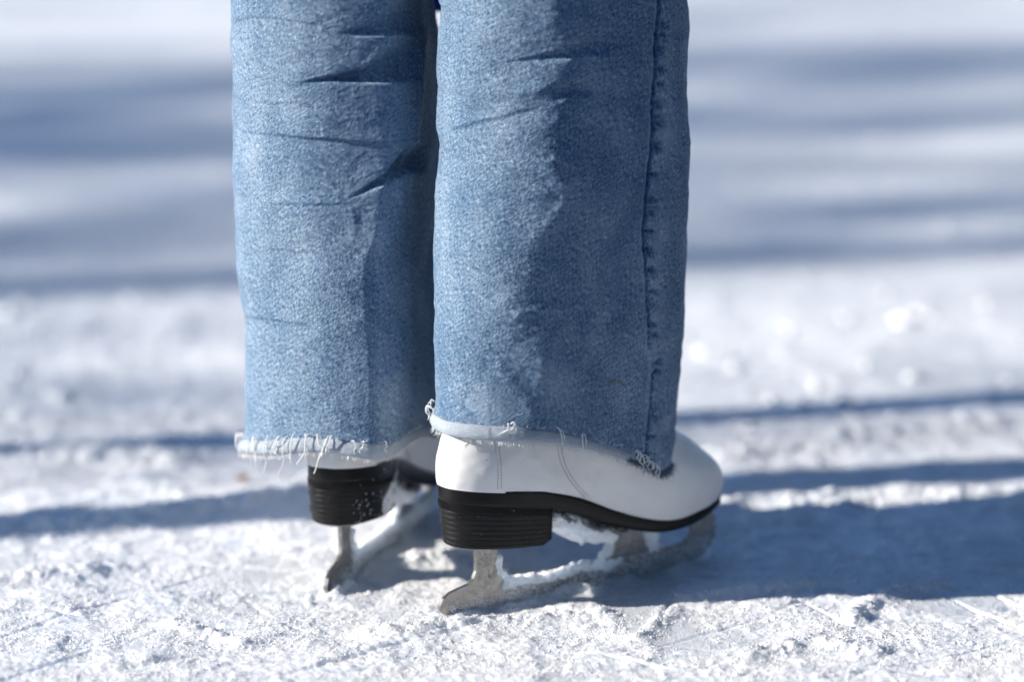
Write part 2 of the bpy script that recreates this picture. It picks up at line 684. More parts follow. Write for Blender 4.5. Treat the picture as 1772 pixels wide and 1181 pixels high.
def half_w(u, th):
    g = hermite(u, [0, .05, .10, .14, .18, .22, .26, .30, LB], [.048, .045, .0375, .0340, .037, .045, .050, .051, .051])
    return np.abs(np.sin(th)) ** .8 * g


def z_top(u):
    return hermite(u, [0, .05, .093, .134, .175, .205, .237, .266, .29, LB], [.128, .1215, .1145, .1015, .083, .0715, .0655, .0665, .0695, .075])


def z_bot(u):
    b = hermite(u, [.10, .134, .161, .189, .230, .266, .287, LB], [.0980, .0845, .0725, .0635, .0555, .0575, .0615, .0685])
    return np.where(u < .10, z_top(u) - .0145, b)


NT = 220
TH = np.arange(NT) * 2 * PI / NT
OU = LB / 2 * (1 - np.cos(TH))
OV = half_w(OU, TH) * np.sign(np.sin(TH))


def rings_mesh(name, rings, mat, parent, caps=True):
    P = np.array(rings)
    nr, nc, _ = P.shape
    V = P.reshape(-1, 3)
    t = Tris()
    t.add(V, gridfaces(nr, nc))
    if caps:
        for r, flip in ((0, True), (nr - 1, False)):
            c = P[r].mean(0)
            F = [[0, (k + 1) % nc + 1, k + 1] if flip else [0, k + 1, (k + 1) % nc + 1] for k in range(nc)]
            t.add(np.vstack([c, P[r]]), F)
    return t.build(name, mat, parent)


def boot_surface():
    cu = .085
    Cc = np.stack([cu - .054 * np.cos(TH), .036 * np.sin(TH), np.full(NT, .285)], -1)
    P0_ = np.stack([OU, OV * .985, z_top(OU)], -1)
    nrm = np.stack([-np.cos(TH) * .8, np.sin(TH), 0 * TH], -1)
    nrm /= np.linalg.norm(nrm, axis=1, keepdims=True)
    wt = sstep(.13, .30, OU)[:, None]
    out = .0085 + .018 * wt
    P1_ = P0_ + nrm * out + np.array([0, 0, 1]) * (.036 + .016 * wt)
    side = Cc + np.array([0, 0, -.075])
    toe = np.stack([np.full(NT, .215), Cc[:, 1] * .95, np.full(NT, .138)], -1)
    P2_ = side * (1 - wt) + toe * wt
    T = np.linspace(0, 1, 90)[:, None, None]
    S = (1 - T) ** 3 * P0_ + 3 * (1 - T) ** 2 * T * P1_ + 3 * (1 - T) * T * T * P2_ + T ** 3 * Cc
    return S


BS = boot_surface()
BN = gridnormals(BS)
if (BN[20, 55] @ np.array([0, 1, 0])) < 0:
    BN = -BN
# the heel counter: one leather layer lying over the rest, ending in a raised edge
d_u = BS[..., 0] - (.047 - .05 * (BS[..., 2] - .125))
BSd = BS + BN * (.0017 * sstep(.0010, -.0002, d_u))[..., None]
# toe cap overlay edge near the laces
tc = np.hypot((BS[..., 0] - .245) / .052, BS[..., 1] / .030)
BSd = BSd + BN * (.0008 * sstep(1.03, .98, tc) * sstep(.11, .12, BS[..., 2]))[..., None]
# gentle leather dents and creases
BSd = BSd + BN * (.0007 * fbm(BS[..., 0] * 30, BS[..., 2] * 38 + BS[..., 1] * 20, 3, 14))[..., None]


def surf(u, z, side=-1):
    """point and normal of the boot's flank nearest (u, z)"""
    m = (np.sign(BS[..., 1]) == side)
    d2 = np.where(m, (BS[..., 0] - u) ** 2 + (BS[..., 2] - z) ** 2, 9)
    w_ = np.exp(-(d2 - d2.min()) / (2 * .0022 ** 2))[..., None]
    p_ = (BSd * w_).sum((0, 1)) / w_.sum()
    n_ = (BN * w_).sum((0, 1))
    p_ = np.array([u, p_[1], z])
    return p_, n_ / np.linalg.norm(n_)


BLADE = [(.004, .001), (.03, -.001), (.15, -.002), (.25, -.001), (.280, .002), (.296, .0065), (.303, .0085), (.3115, .0115),
         (.3105, .0155), (.3185, .0185), (.3165, .0225), (.3230, .0270), (.3200, .0310), (.3245, .0360), (.3210, .0405),
         (.3225, .0460), (.3185, .0515), (.3140, .0640), (.284, .0610), (.2855, .0535), (.2885, .0475), (.2920, .0410), (.2918, .0345), (.2885, .0300),
         (.2820, .0272), (.270, .0258), (.255, .0248), (.245, .0265), (.2380, .0315), (.2330, .0390), (.2315, .0480), (.2315, .0570),
         (.197, .0620), (.1985, .0480), (.1985, .0390), (.196, .0315), (.190, .0270), (.155, .0225), (.110, .0205), (.088, .0195),
         (.076, .0210), (.068, .0245), (.0625, .0300), (.0598, .0380), (.0595, .0480), (.061, .0700), (.033, .0720), (.0355, .0480), (.0352, .0390), (.0325, .0320),
         (.027, .0272), (.016, .0250), (.006, .0225), (-.0015, .0180), (-.0055, .0120), (-.0055, .0070), (-.002, .0030)]


def make_skate():
    root = empty('ice_skate')
    # boot
    link('boot', mesh_np('boot', BSd.reshape(-1, 3), gridfaces(90, NT)), M['leather'], root)
    # sole
    ze = z_bot(OU)
    zt = z_top(OU)
    def off(k):
        nx, ny = -np.cos(TH), np.sin(TH)
        k = np.where(k > 0, k * (.1 + .9 * sstep(.075, .125, OU)), k)
        return OU + nx * k, OV + ny * k
    rings = []
    for f, k in ((0, -.006), (0.0, -.0015), (.06, .0006), (.22, .0016), (.60, .0018), (.645, .0018), (.66, .00155), (.675, .0018), (.72, .0018), (.86, .0018), (.97, .0012), (1.0, -.0004), (1.02, -.004)):
        a, c = off(k)
        rings.append(np.stack([a, c, ze + (zt + .0012 - ze) * f], -1))
    rings_mesh('sole', rings, M['welt'], root)
    # heel block, tapering down, front face upright with a cut corner
    th = np.linspace(-PI * .0, 2 * PI, 160, endpoint=False)
    ut = .102
    # outline: heel curve up to ut then a straight front
    sel = OU <= ut
    order = np.r_[np.arange(NT)[sel & (TH > PI)], np.arange(NT)[sel & (TH <= PI)]]
    hu, hv = OU[order], OV[order]
    front = np.stack([np.full(10, ut), np.linspace(hv[-1], hv[0], 12)[1:-1]], -1)
    HU = np.r_[hu, front[:, 0]]
    HV = np.r_[hv, front[:, 1]]
    rings = []
    gl = [.10, .215, .33, .445, .56, .675, .79]
    fs = sorted(set([0, .012, .03, .16, .98, 1.0] + [g + e for g in gl for e in (-.026, -.009, -.004, .004, .009, .026)] + list(np.linspace(.83, .97, 5))))
    for f in fs:
        taper = 1 - (1 - f) * .055
        groove = .0002 if any(abs(f - g) < .006 for g in gl) else 0
        groove += .0014 * (1 - min(1, f / .03))
        a = .050 + (HU - .050) * taper + (1 - f) * .002
        c = HV * taper
        l = np.hypot(a - .05, c) + 1e-9
        a = a - (a - .05) / l * groove
        c = c - c / l * groove
        front_cut = np.maximum(0, .16 - f) / .16 * .010
        a = np.minimum(a, .1008 - front_cut)
        zb = .0695 - .075 * a
        zt_ = z_top(np.clip(a, 0, .1)) - .0135
        rings.append(np.stack([a, c, zb + (zt_ - zb) * f], -1))
    heel = rings_mesh('heel', rings, M['rubber'], root)
    # fine vertical knurling just under the sole
    kn = Tris()
    for k in range(len(order)):
        for q_ in (0, .5):
            j = order[k]
            j2 = order[min(k + 1, len(order) - 1)]
            a = OU[j] * (1 - q_) + OU[j2] * q_
            c = OV[j] * (1 - q_) + OV[j2] * q_
            l = math.hypot(a - .05, c)
            if a > .112 or l < .01:
                continue
            nx, ny = (a - .05) / l, c / l
            z1 = float(z_top(np.array(a))) - .0155
            kn.tube([(a + nx * .0003, c + ny * .0003, z1), (a - nx * .0003, c - ny * .0003, z1 - .0062)], .00055, 5)
    kn.build('knurled_band', M['rubber'], root)
    # blade plate
    bm = bmesh.new()
    T = .0021
    vs = [bm.verts.new((u, -T, z)) for u, z in BLADE]
    f = bm.faces.new(vs)
    r = bmesh.ops.extrude_face_region(bm, geom=[f])
    bmesh.ops.translate(bm, verts=[e for e in r['geom'] if isinstance(e, bmesh.types.BMVert)], vec=(0, 2 * T, 0))
    bmesh.ops.triangulate(bm, faces=[f_ for f_ in bm.faces if len(f_.verts) > 4])
    bmesh.ops.recalc_face_normals(bm, faces=bm.faces)
    # mounting plates under heel and ball
    def plate(u0, u1, w0, w1, zf, t=.0022):
        n_ = 14
        top, bot = [], []
        pts = []
        for k in range(n_ + 1):
            s_ = k / n_
            pts.append((u0 + (u1 - u0) * s_, (w0 + (w1 - w0) * s_) * min(1, math.sqrt(max(0.0001, 4 * s_ * (1 - s_))) * 1.3)))
        loop = [(a, w) for a, w in pts] + [(a, -w) for a, w in pts[::-1]]
        vt = [bm.verts.new((a, w, zf(a))) for a, w in loop]
        vb = [bm.verts.new((a, w, zf(a) - t)) for a, w in loop]
        for k in range(len(loop)):
            k2 = (k + 1) % len(loop)
            bm.faces.new((vt[k], vt[k2], vb[k2], vb[k]))
        m_ = len(pts)
        for vv in (vt, vb):
            for k in range(m_ - 1):
                bm.faces.new((vv[k], vv[k + 1], vv[2 * m_ - 2 - k], vv[2 * m_ - 1 - k]))
    plate(.012, .088, .020, .018, lambda a: .0692 - .075 * a)
    plate(.185, .306, .020, .024, lambda a: float(z_bot(np.array(a))) + .0003)
    bmesh.ops.recalc_face_normals(bm, faces=bm.faces)
    me_ = bpy.data.meshes.new('blade')
    bm.to_mesh(me_)
    bm.free()
    bl = link('blade', me_, M['steel'], root)
    bv = bl.modifiers.new('edge', 'BEVEL')
    bv.width = .0006
    bv.segments = 2
    bv.limit_method = 'ANGLE'
    # stitching on both flanks
    for side in (-1, 1):
        rows = [[(.042 - .05 * (z - .125), z) for z in np.linspace(.127, .20, 24)],
                [(.0385 - .05 * (z - .125), z) for z in np.linspace(.127, .20, 24)]]
        for o_ in (0, .0042):
            # slanting side seam, bowing forward on its way down
            rows.append([(.104 + o_ + .030 * t_ - .010 * math.sin(t_ * PI) + .006 * t_ * t_, .172 - .070 * t_) for t_ in np.linspace(0, 1, 30)])
        for pair in (rows[:2], rows[2:]):
            st = Tris()
            for row in pair:
                for k in range(len(row) - 1):
                    (u1, z1), (u2, z2) = row[k], row[k + 1]
                    a_, n1 = surf(u1, z1, side)
                    b__, n2 = surf(u1 + (u2 - u1) * .72, z1 + (z2 - z1) * .72, side)
                    if np.linalg.norm(a_ - b__) > .006:
                        continue
                    st.tube([a_, (a_ + b__) / 2 + n1 * .0004, b__], .00042, 5)
            st.build('stitched_seam', M['stitch'], root)
    # laces crossing the vamp
    la = Tris()
    for u_ in (.215, .232, .247, .259):
        pts = []
        for s_ in np.linspace(-1, 1, 13):
            v_ = s_ * .017
            m_ = np.hypot(BS[..., 0] - (u_ + .004 * s_), BS[..., 1] - v_) + np.where(BS[..., 2] < .11, 9, 0)
            k = np.unravel_index(np.argmin(m_), m_.shape)
            pts.append(BSd[k] + BN[k] * .0012)
        la.tube(pts, .0020, 7)
    la.build('laces', M['thread'], root)
    # snow packed along the blade, in the crook of the stanchions and under the arch
    C, R_ = [], []
    r_ = random.Random(21)
    for k in range(0):                       # runner
        u = r_.uniform(.066, .300)
        top = .0205 + .004 * math.sin(u * 60)
        z = r_.random() ** .6 * top
        C.append((u, r_.choice((-1, 1)) * r_.uniform(.001, .0030), z + r_.uniform(0, .002)))
        R_.append(r_.uniform(.0008, .0024))
    for k in range(330):                       # along the top of the runner
        u = r_.uniform(.066, .205)
        C.append((u, r_.uniform(-.0025, .0025), .0195 + r_.uniform(-.003, .0035) + .0015 * math.sin(u * 90)))
        R_.append(r_.uniform(.0018, .0036))
    for k in range(70):                        # crook behind the heel stanchion
        t_ = r_.random()
        C.append((.0605 + .022 * t_ * t_ * t_ + r_.uniform(0, .002), r_.uniform(-.002, .002), .052 - .030 * t_ ** .6))
        R_.append(r_.uniform(.0022, .0036))
    for k in range(0):                         # a ragged lump standing on the runner
        t_ = r_.random()
        C.append((.096 + .010 * t_ + r_.uniform(-.004, .004), r_.uniform(-.002, .002), .022 + .012 * (1 - t_)))
        R_.append(r_.uniform(.002, .0032))
    for k in range(60):                        # in front of the front stanchion
        t_ = r_.random()
        C.append((.2385 + .016 * r_.random() * (1.2 - t_), r_.uniform(-.003, .003), .024 + .030 * t_))
        R_.append(r_.uniform(.002, .004))
    for k in range(24):                        # left of the front stanchion
        t_ = r_.random()
        C.append((.1945 - .02 * r_.random() * (1 - t_), r_.uniform(-.003, .003), .024 + .016 * t_))
        R_.append(r_.uniform(.002, .0038))
    Vg, Fg = grains(np.array(C), np.array(R_), .15)
    me_ = granular(remeshed(Vg, Fg, .0010, .0004, 420, 3), 9000, .0004, .0011)
    link('packed_snow', me_, M['snow'], root)
    C, R_ = [], []
    for k in range(13000):                      # frost on the flanks of the runner
        u = r_.uniform(.004, .316)
        hi = .024 if u > .06 else .020 * (.3 + .7 * r_.random())
        if u > .285:
            hi = .03
        z = r_.random() ** 1.25 * hi
        if u < .062 and r_.random() < .55:
            continue
        C.append((u, r_.choice((-1, 1)) * r_.uniform(.0016, .0026), z))
        R_.append(r_.uniform(.0003, .0008))
    Vg, Fg = grains(np.array(C), np.array(R_), .2)
    link('runner_frost', mesh_np('runner_frost', Vg, Fg), M['snow'], root)
    C, R_ = [], []
    for k in range(900):                       # under the arch
        u = .118 + .068 * r_.random()
        s_ = (u - .118) / .068
        dz = r_.uniform(.0, .017) * (1 - .45 * abs(s_ - .45) * 2)
        C.append((u, r_.uniform(-.018, .018), float(z_bot(np.array(u))) - .005 - dz))
        R_.append(r_.uniform(.0045, .0070))
    Vg, Fg = grains(np.array(C), np.array(R_), .15)
    link('arch_snow', granular(remeshed(Vg, Fg, .0012, .0008, 250, 10), 7000), M['snow'], root)
    C, R_ = [], []
    for k in range(260):
        u = .121 + .075 * r_.random()
        C.append((u, r_.uniform(-.027, .027), float(z_bot(np.array(u))) - .001 - r_.uniform(0, .007) ))
        R_.append(r_.uniform(.002, .004))
    Vg, Fg = grains(np.array(C), np.array(R_), .15)
    link('arch_grit', granular(remeshed(Vg, Fg, .0012, .0004, 400, 8), 5000), M['grit'], root)
    # melt-water beads on the heel back and on the heel stanchion
    C, R_ = [], []
    for k in range(110):
        j = r_.choice(order[len(order) // 2 - 40: len(order) // 2 + 40])
        f = r_.random()
        tp = 1 - (1 - f) * .055
        a = .05 + (OU[j] - .05) * tp + (1 - f) * .002
        c = OV[j] * tp
        zb = .0695 - .075 * a
        C.append((a, c, zb + (float(z_top(np.array(a))) - .0135 - zb) * f))
        R_.append(r_.choice((.0006, .0009, .0012, .0016)))
    for k in range(34):
        C.append((r_.uniform(.037, .058), -.0021, r_.uniform(.022, .062)))
        R_.append(r_.uniform(.0006, .0017))
    C, R_ = np.array(C), np.array(R_)
    t = Tris()
    for c_, rr_ in zip(C, R_):
        t.add(ICO2_V * rr_ * np.array([1, 1, 1.15]) + c_, ICO2_F)
    t.build('water_droplets', M['water'], root)['kind'] = 'stuff'
    return root


skate = make_skate()


def copy_tree(o):
    c = o.copy()
    COL.objects.link(c)
    for ch in list(o.children):
        k = ch.copy()
        COL.objects.link(k)
        k.parent = c
    return c


skate2 = copy_tree(skate)
for s, p, yw in ((skate, P0, YAW_N), (skate2, P1, YAW_F)):
    adopt(s)
    s.location = (p[0], p[1], 0.0)
    s.rotation_euler = (0, 0, yw)
skate['label'] = 'nearer white figure skate seen from the side with black heel'
skate2['label'] = 'farther white figure skate seen from behind with snow on its heel'
# snow kicked up over the outer flank of the farther heel
C, R_ = [], []
for k in range(70):
    u = random.uniform(.012, .09)
    f_ = random.random()
    hw = float(half_w(np.array(u), np.arccos(1 - 2 * u / LB))) * (1 - (1 - f_) * .055)
    C.append((u, -hw, .068 + .046 * f_))
    R_.append(random.uniform(.0004, .0010))
for k in range(420):
    t_ = random.random()
    u = .062 + .052 * t_ ** .8
    f_ = random.random() * (.35 + .65 * t_)
    z = .066 + .048 * f_
    hw = float(half_w(np.array(u), np.arccos(1 - 2 * u / LB))) * (1 - (1 - f_) * .08)
    u = min(u, .099)
    C.append((u, -hw - .0012 * random.random(), z))
    R_.append(random.uniform(.0006, .0019))
Vg, Fg = grains(np.array(C), np.array(R_), .2)
link('heel_snow', mesh_np('heel_snow', Vg, Fg), M['snow'], skate2)

# ------------------------------------------------------------------ jeans
NC, NR = 720, 560
TT = np.arange(NC) * 2 * PI / NC + PI / 2          # starts at the side away from the camera


def leg(center0, center1, a0, b0, y0, a1, b1, y1, hem_fn, lx, rx, ztop, corner=None):
    """tube from hem to ztop; ellipse (a, b, yaw) eased from hem (0) to top (1); outline fitted to left/right tables"""
    s = np.linspace(0, 1, NR)[:, None]
    e = sstep(0, .55, s)
    a = a0 + (a1 - a0) * e
    b = b0 + (b1 - b0) * e
    yw = y0 + (y1 - y0) * e
    cx = center0[0] + (center1[0] - center0[0]) * e
    cy = center0[1] + (center1[1] - center0[1]) * e
    t = TT[None, :] - yw
    ca, sa = np.cos(t), np.sin(t)
    p = 2.25
    r = (np.abs(ca / a) ** p + np.abs(sa / b) ** p) ** (-1 / p)
    if corner:
        for ang, wid, amp in corner:
            dd = (TT[None, :] - ang + PI) % (2 * PI) - PI
            r = r + amp * np.exp(-(dd / wid) ** 2)
    X = cx + r * np.cos(TT[None, :])
    Y = cy + r * np.sin(TT[None, :])
    hem = hem_fn(X[0], Y[0])
    Z = hem[None, :] + (ztop - hem[None, :]) * s
    P = np.stack([X, Y, Z], -1)
    # fit the outline row by row
    for it in range(2):
        px, py = proj(P)
        jl, jr = px.argmin(1), px.argmax(1)
        ii = np.arange(NR)
        tl = np.interp(py[ii, jl], *lx)
        tr = np.interp(py[ii, jr], *rx)
        pl, pr = px[ii, jl], px[ii, jr]
        q = (px - pl[:, None]) / (pr - pl)[:, None]
        dpx = (tl - pl)[:, None] * (1 - q) + (tr - pr)[:, None] * q
        k = np.ones(9) / 9
        dep = (P - CP) @ fw
        P[..., 0] += dpx * dep / FP
    return P


def smooth_rows(a, n=21):
    return a


# left edge / right edge of each leg as heights and positions
N_L = ([-400, 0, 8, 25, 50, 130, 150, 215, 250, 300, 340, 420, 560, 700, 800], [748, 760, 763, 760.5, 758, 756, 759, 757, 760, 757, 753, 752, 755, 754, 753])
N_R = ([-400, 0, 150, 200, 245, 300, 500, 600, 740, 830], [1192, 1190, 1190, 1191, 1195, 1192, 1187, 1180, 1170, 1166])
F_L = ([-400, 0, 60, 120, 180, 240, 300, 400, 480, 520, 570, 640, 740, 800], [398, 398, 400, 402, 402, 405, 404, 408, 412, 418, 426, 425, 426, 424])
F_R = ([-400, 0, 35, 100, 300, 600, 800], [745, 753, 759, 766, 772, 772, 768])


def hem_near(X, Y):
    u = (X - P0[0]) * math.cos(YAW_N) + (Y - P0[1]) * math.sin(YAW_N)
    v = -(X - P0[0]) * math.sin(YAW_N) + (Y - P0[1]) * math.cos(YAW_N)
    z = hermite(u, [-.06, -.02, .05, .11, .16, .19, .215, .235, .27], [.184, .182, .1795, .165, .147, .134, .1195, .1215, .135])
    return z + .012 * sstep(.0, .09, v) * sstep(.26, .2, u)


def hem_far(X, Y):
    return .1195 + .28 * np.maximum(3.24 - Y, -.03) + .002 * np.sin(X * 60) + .014 * sstep(-.13, -.07, X)


PN = leg((.046, 3.158), (.046, 3.170), .130, .066, rad(34), .122, .086, rad(27), hem_near, N_L, N_R, .68)
PF = leg((-.165, 3.236), (-.165, 3.245), .108, .092, rad(60), .110, .096, rad(62), hem_far, F_L, F_R, .68,
         corner=[(rad(-62), .2, .002)])


def saw(px, py, pts, A, e, wu, wd, grow=0.0, t0=.12):
    """stepped fold: the cloth above the line bulges, drops sharply, then climbs back below it"""
    d, s, t = polydist(px, py, pts)
    sd = d * s                                # positive below the line (picture y grows down)
    taper = sstep(0, t0, t) * sstep(1.0, 1 - t0, t) if not grow else sstep(0, grow, t) * sstep(1.02, .9, t)
    end = np.where((t <= 0.0) | (t >= 1.0), 0, 1)
    up = np.exp(-np.maximum(-sd, 0) / wu)
    dn = np.exp(-np.maximum(sd, 0) / wd)
    return -A * taper * np.tanh(sd / e) * np.where(sd < 0, up, dn)


def ridge(px, py, pts, A, w, t0=.2):
    d, s, t = polydist(px, py, pts)
    taper = sstep(0, t0, t) * sstep(1, 1 - t0, t)
    return A * taper * np.exp(-(d / w) ** 2)


def blob(px, py, x, y, rx, ry, A):
    return A * np.exp(-((px - x) / rx) ** 2 - ((py - y) / ry) ** 2)


def sculpt(P, folds, seed, amp=1.0):
    N = gridnormals(P)
    cen = P.mean(1, keepdims=True)
    if np.mean(np.sum(N[..., :2] * (P - cen)[..., :2], -1)) < 0:
        N = -N
    arc = np.cumsum(np.linalg.norm(np.diff(P, axis=1, prepend=P[:, -1:]), axis=-1), 1)
    Z = P[..., 2]
    D = amp * (.0017 * fbm(arc * 13 + Z * 4, Z * 22, 2, seed) + .0006 * fbm(arc * 45 - Z * 18, Z * 70, 3, seed + 3)
               + .00022 * fbm(arc * 190, Z * 260, 2, seed + 7))
    # fade the noise at the wrap on the far side
    px, py = proj(P)
    front = sstep(-.05, .25, -np.sum(N * ((P - CP) / np.linalg.norm(P - CP, axis=-1, keepdims=True)), -1))
    for f in folds:
        D = D + f(px, py) * front
    return P + N * D[..., None], N, arc, px, py, front


def tri(px, py, xs_, yr, yv, depth, xend, e=6.5):
    """tucked fold: from the crest line yr the cloth dives in to the valley line yv, then comes straight out again"""
    r_ = np.interp(px, xs_, yr)
    v_ = np.interp(px, xs_, yv)
    k = np.clip((px - xs_[0]) / (xs_[-1] - xs_[0]), 0, 1)
    dep = depth * k * sstep(xend, xs_[-1], px)
    t = np.clip((py - r_) / np.maximum(v_ - r_, 1.0), 0, 1)
    t = 1 - (1 - t) ** 2.2
    back = sstep(v_ + e, v_ - e, py)
    return -dep * t * back


T = lambda *a, **k: (lambda px, py: tri(px, py, *a, **k))


def cusp(px, py, tab, A, w, r, drop=0.0):
    xt = np.interp(py, *tab)
    dx = px - xt
    return A * np.exp(-(np.sqrt(dx * dx + r * r) - r) / w) - A * drop * sstep(0, 2.2 * w, dx)


CU = lambda *a: (lambda px, py: cusp(px, py, *a))
XT_F = ([-300, 0, 60, 137, 230, 245, 300, 330, 400, 440, 480, 560, 640, 740, 800], [630, 640, 652, 660, 660, 664, 652, 647, 640, 627, 622, 626, 630, 630, 630])
XT_N = ([-300, 0, 50, 90, 125, 155, 190, 240, 280, 305, 350, 390, 430, 480, 530, 560, 600, 640, 690, 740, 800],
        [950, 962, 972, 985, 968, 945, 975, 950, 952, 970, 968, 945, 920, 905, 885, 892, 918, 945, 938, 905, 895])
S = lambda *a, **k: (lambda px, py: saw(px, py, *a, **k))
R = lambda *a, **k: (lambda px, py: ridge(px, py, *a, **k))
B = lambda *a: (lambda px, py: blob(px, py, *a))

folds_far = [
    CU(XT_F, .0180, 78, 3.0, .9),
    T([512, 580, 630, 662], [143, 125, 108, 62], [144, 139, 137, 136], .0200, 735),
    T([598, 620, 650, 694], [338, 322, 296, 240], [340, 330, 313, 296], .0190, 745),
    T([582, 610, 635, 660], [52, 44, 28, 0], [52, 56, 57, 54], .0120, 730),
    S([(418, 226), (470, 232), (540, 238), (620, 243), (690, 240)], .0017, 2.5, 13, 12, grow=.55),
    S([(398, 38), (440, 28), (500, 33), (560, 42)], .0012, 3, 14, 14),
    S([(470, 352), (530, 353), (595, 350)], .0009, 2.5, 8, 8),
    S([(425, 548), (480, 553), (540, 562)], .0011, 3, 12, 12),
    S([(400, 165), (470, 180), (520, 175)], .0009, 3, 12, 14),
    S([(415, 440), (470, 430), (540, 436)], .0006, 3, 14, 14),
    R([(742, 20), (726, 110), (712, 190), (702, 260), (698, 330)], .0045, 12),
    R([(745, 400), (722, 480), (712, 560), (716, 640)], .0025, 16),
    R([(600, 352), (608, 380), (606, 410)], .0012, 7),
    B(690, 420, 30, 90, -.0020), B(690, 650, 30, 60, .0015),
]
folds_near = [
    CU(XT_N, .0115, 72, 36.0),
    T([862, 910, 955, 1010], [108, 98, 84, 45], [110, 107, 102, 90], .0065, 1070),
    S([(778, 226), (830, 211), (870, 201), (925, 184)], .0012, 4, 15, 13),
    T([918, 935, 960, 985], [160, 150, 140, 132], [166, 176, 172, 160], .0035, 1040, e=6),
    R([(930, 270), (958, 296), (974, 330), (968, 362), (938, 392), (905, 412)], .0020, 13),
    R([(945, 262), (975, 278), (998, 287)], .0018, 9),
    R([(880, 546), (915, 534), (950, 531), (990, 534)], .0017, 9),
    R([(930, 540), (927, 580), (930, 640), (922, 690)], .0014, 10),
    R([(985, 542), (960, 572), (945, 602), (940, 640)], .0014, 10),
    R([(1020, 590), (990, 640), (975, 690)], .0011, 12),
    R([(855, 600), (870, 645), (905, 690), (925, 735)], .0012, 12),
    S([(758, 300), (830, 318), (880, 350)], .0009, 4, 22, 22),
    R([(775, 30), (800, 60), (850, 80)], .0010, 14),
    B(880, 505, 46, 30, -.0030), B(925, 615, 46, 60, .0020),
    B(1060, 400, 60, 160, -.0010), B(800, 160, 30, 40, .0012), B(1180, 250, 22, 60, .0018),
]
SEAM = [(1138, -200), (1136, 0), (1130, 100), (1126, 190), (1124, 250), (1116, 330), (1111, 400), (1114, 450), (1119, 520), (1121, 590), (1125, 640), (1122, 700), (1117, 760), (1116, 830)]


def seam_near(px, py):
    d, s, t = polydist(px, py, SEAM)
    sd = d * s
    L = -sd if True else sd
    # right of the line has which sign? work with x directly
    xs_ = np.interp(py, [p[1] for p in SEAM], [p[0] for p in SEAM])
    dx = px - xs_
    groove = -.0020 * np.exp(-(dx / 2.4) ** 2)
    welt = .0013 * sstep(-1, 3, dx) * sstep(30, 12, dx)
    puck = np.zeros_like(px)
    for k, yy in enumerate(PUCK):
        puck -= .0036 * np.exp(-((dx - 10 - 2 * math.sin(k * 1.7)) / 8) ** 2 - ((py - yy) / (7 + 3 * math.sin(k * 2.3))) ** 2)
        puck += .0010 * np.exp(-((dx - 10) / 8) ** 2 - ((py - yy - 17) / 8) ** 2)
    return groove + welt + puck


PUCK = [-20, 40, 58, 84, 117, 143, 176, 200, 213, 250, 300, 343, 362, 398, 431, 466, 503, 521, 560, 578, 619, 640, 700, 716, 752, 790]
DN, NN, arcN, pxN, pyN, frN = sculpt(PN, folds_near + [seam_near], 41)
DF, NF, arcF, pxF, pyF, frF = sculpt(PF, folds_far, 63)


def wear_shade_near():
    xs_ = np.interp(pyN, [p[1] for p in SEAM], [p[0] for p in SEAM])
    dx = pxN - xs_
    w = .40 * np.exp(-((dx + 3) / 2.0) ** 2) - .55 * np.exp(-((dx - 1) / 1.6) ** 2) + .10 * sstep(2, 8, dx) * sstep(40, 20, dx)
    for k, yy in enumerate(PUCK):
        w -= (.60 + .2 * math.sin(k * 5.1)) * np.exp(-((dx - 9 - 2 * math.sin(k * 1.7)) / 7.5) ** 2 - ((pyN - yy) / (6 + 3 * math.sin(k * 2.3))) ** 2)  # pucker hollows: retained indigo plus painted fold shade
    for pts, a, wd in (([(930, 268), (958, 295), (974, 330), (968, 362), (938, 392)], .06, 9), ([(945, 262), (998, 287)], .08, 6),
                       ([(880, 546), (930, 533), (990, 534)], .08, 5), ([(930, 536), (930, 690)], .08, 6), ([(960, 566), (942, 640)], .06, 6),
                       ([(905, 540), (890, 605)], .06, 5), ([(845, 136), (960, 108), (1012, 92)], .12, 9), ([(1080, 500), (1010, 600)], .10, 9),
                       ([(778, 226), (910, 188)], -.15, 4)):  # this valley line is darkened with painted crease shade
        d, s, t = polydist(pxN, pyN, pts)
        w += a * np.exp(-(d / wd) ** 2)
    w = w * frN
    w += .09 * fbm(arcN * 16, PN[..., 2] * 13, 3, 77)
    w += .22 * sstep(.012, .003, PN[..., 2] - PN[0:1, :, 2])
    return w


def wear_shade_far():
    w = np.zeros_like(pxF)
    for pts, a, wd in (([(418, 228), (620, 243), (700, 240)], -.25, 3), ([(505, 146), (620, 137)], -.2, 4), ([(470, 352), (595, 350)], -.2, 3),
                       ([(425, 548), (540, 562)], -.2, 3), ([(735, 60), (705, 260), (700, 330)], .2, 6), ([(650, 380), (650, 740)], .10, 10)):  # negative strokes paint shade into the crease lines
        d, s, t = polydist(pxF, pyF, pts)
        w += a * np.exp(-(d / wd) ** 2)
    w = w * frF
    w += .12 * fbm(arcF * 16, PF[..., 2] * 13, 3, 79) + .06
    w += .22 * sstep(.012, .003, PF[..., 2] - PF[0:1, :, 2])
    return w


def stain_near():
    d, s, t = polydist(pxN, pyN, [(1050, 662), (1062, 655), (1074, 664)])
    return .55 * np.exp(-(d / 3.5) ** 2) * frN


def uv_point(me, U, Vv, F):
    uv = me.uv_layers.new(name='UVMap')
    lu = np.stack([U.ravel(), Vv.ravel()], -1)[F.ravel()]
    uv.data.foreach_set('uv', np.ascontiguousarray(lu, np.float32).ravel())


def float_attr(me, name, val):
    a_ = me.attributes.new(name, 'FLOAT', 'POINT')
    a_.data.foreach_set('value', np.ascontiguousarray(val, np.float32).ravel())


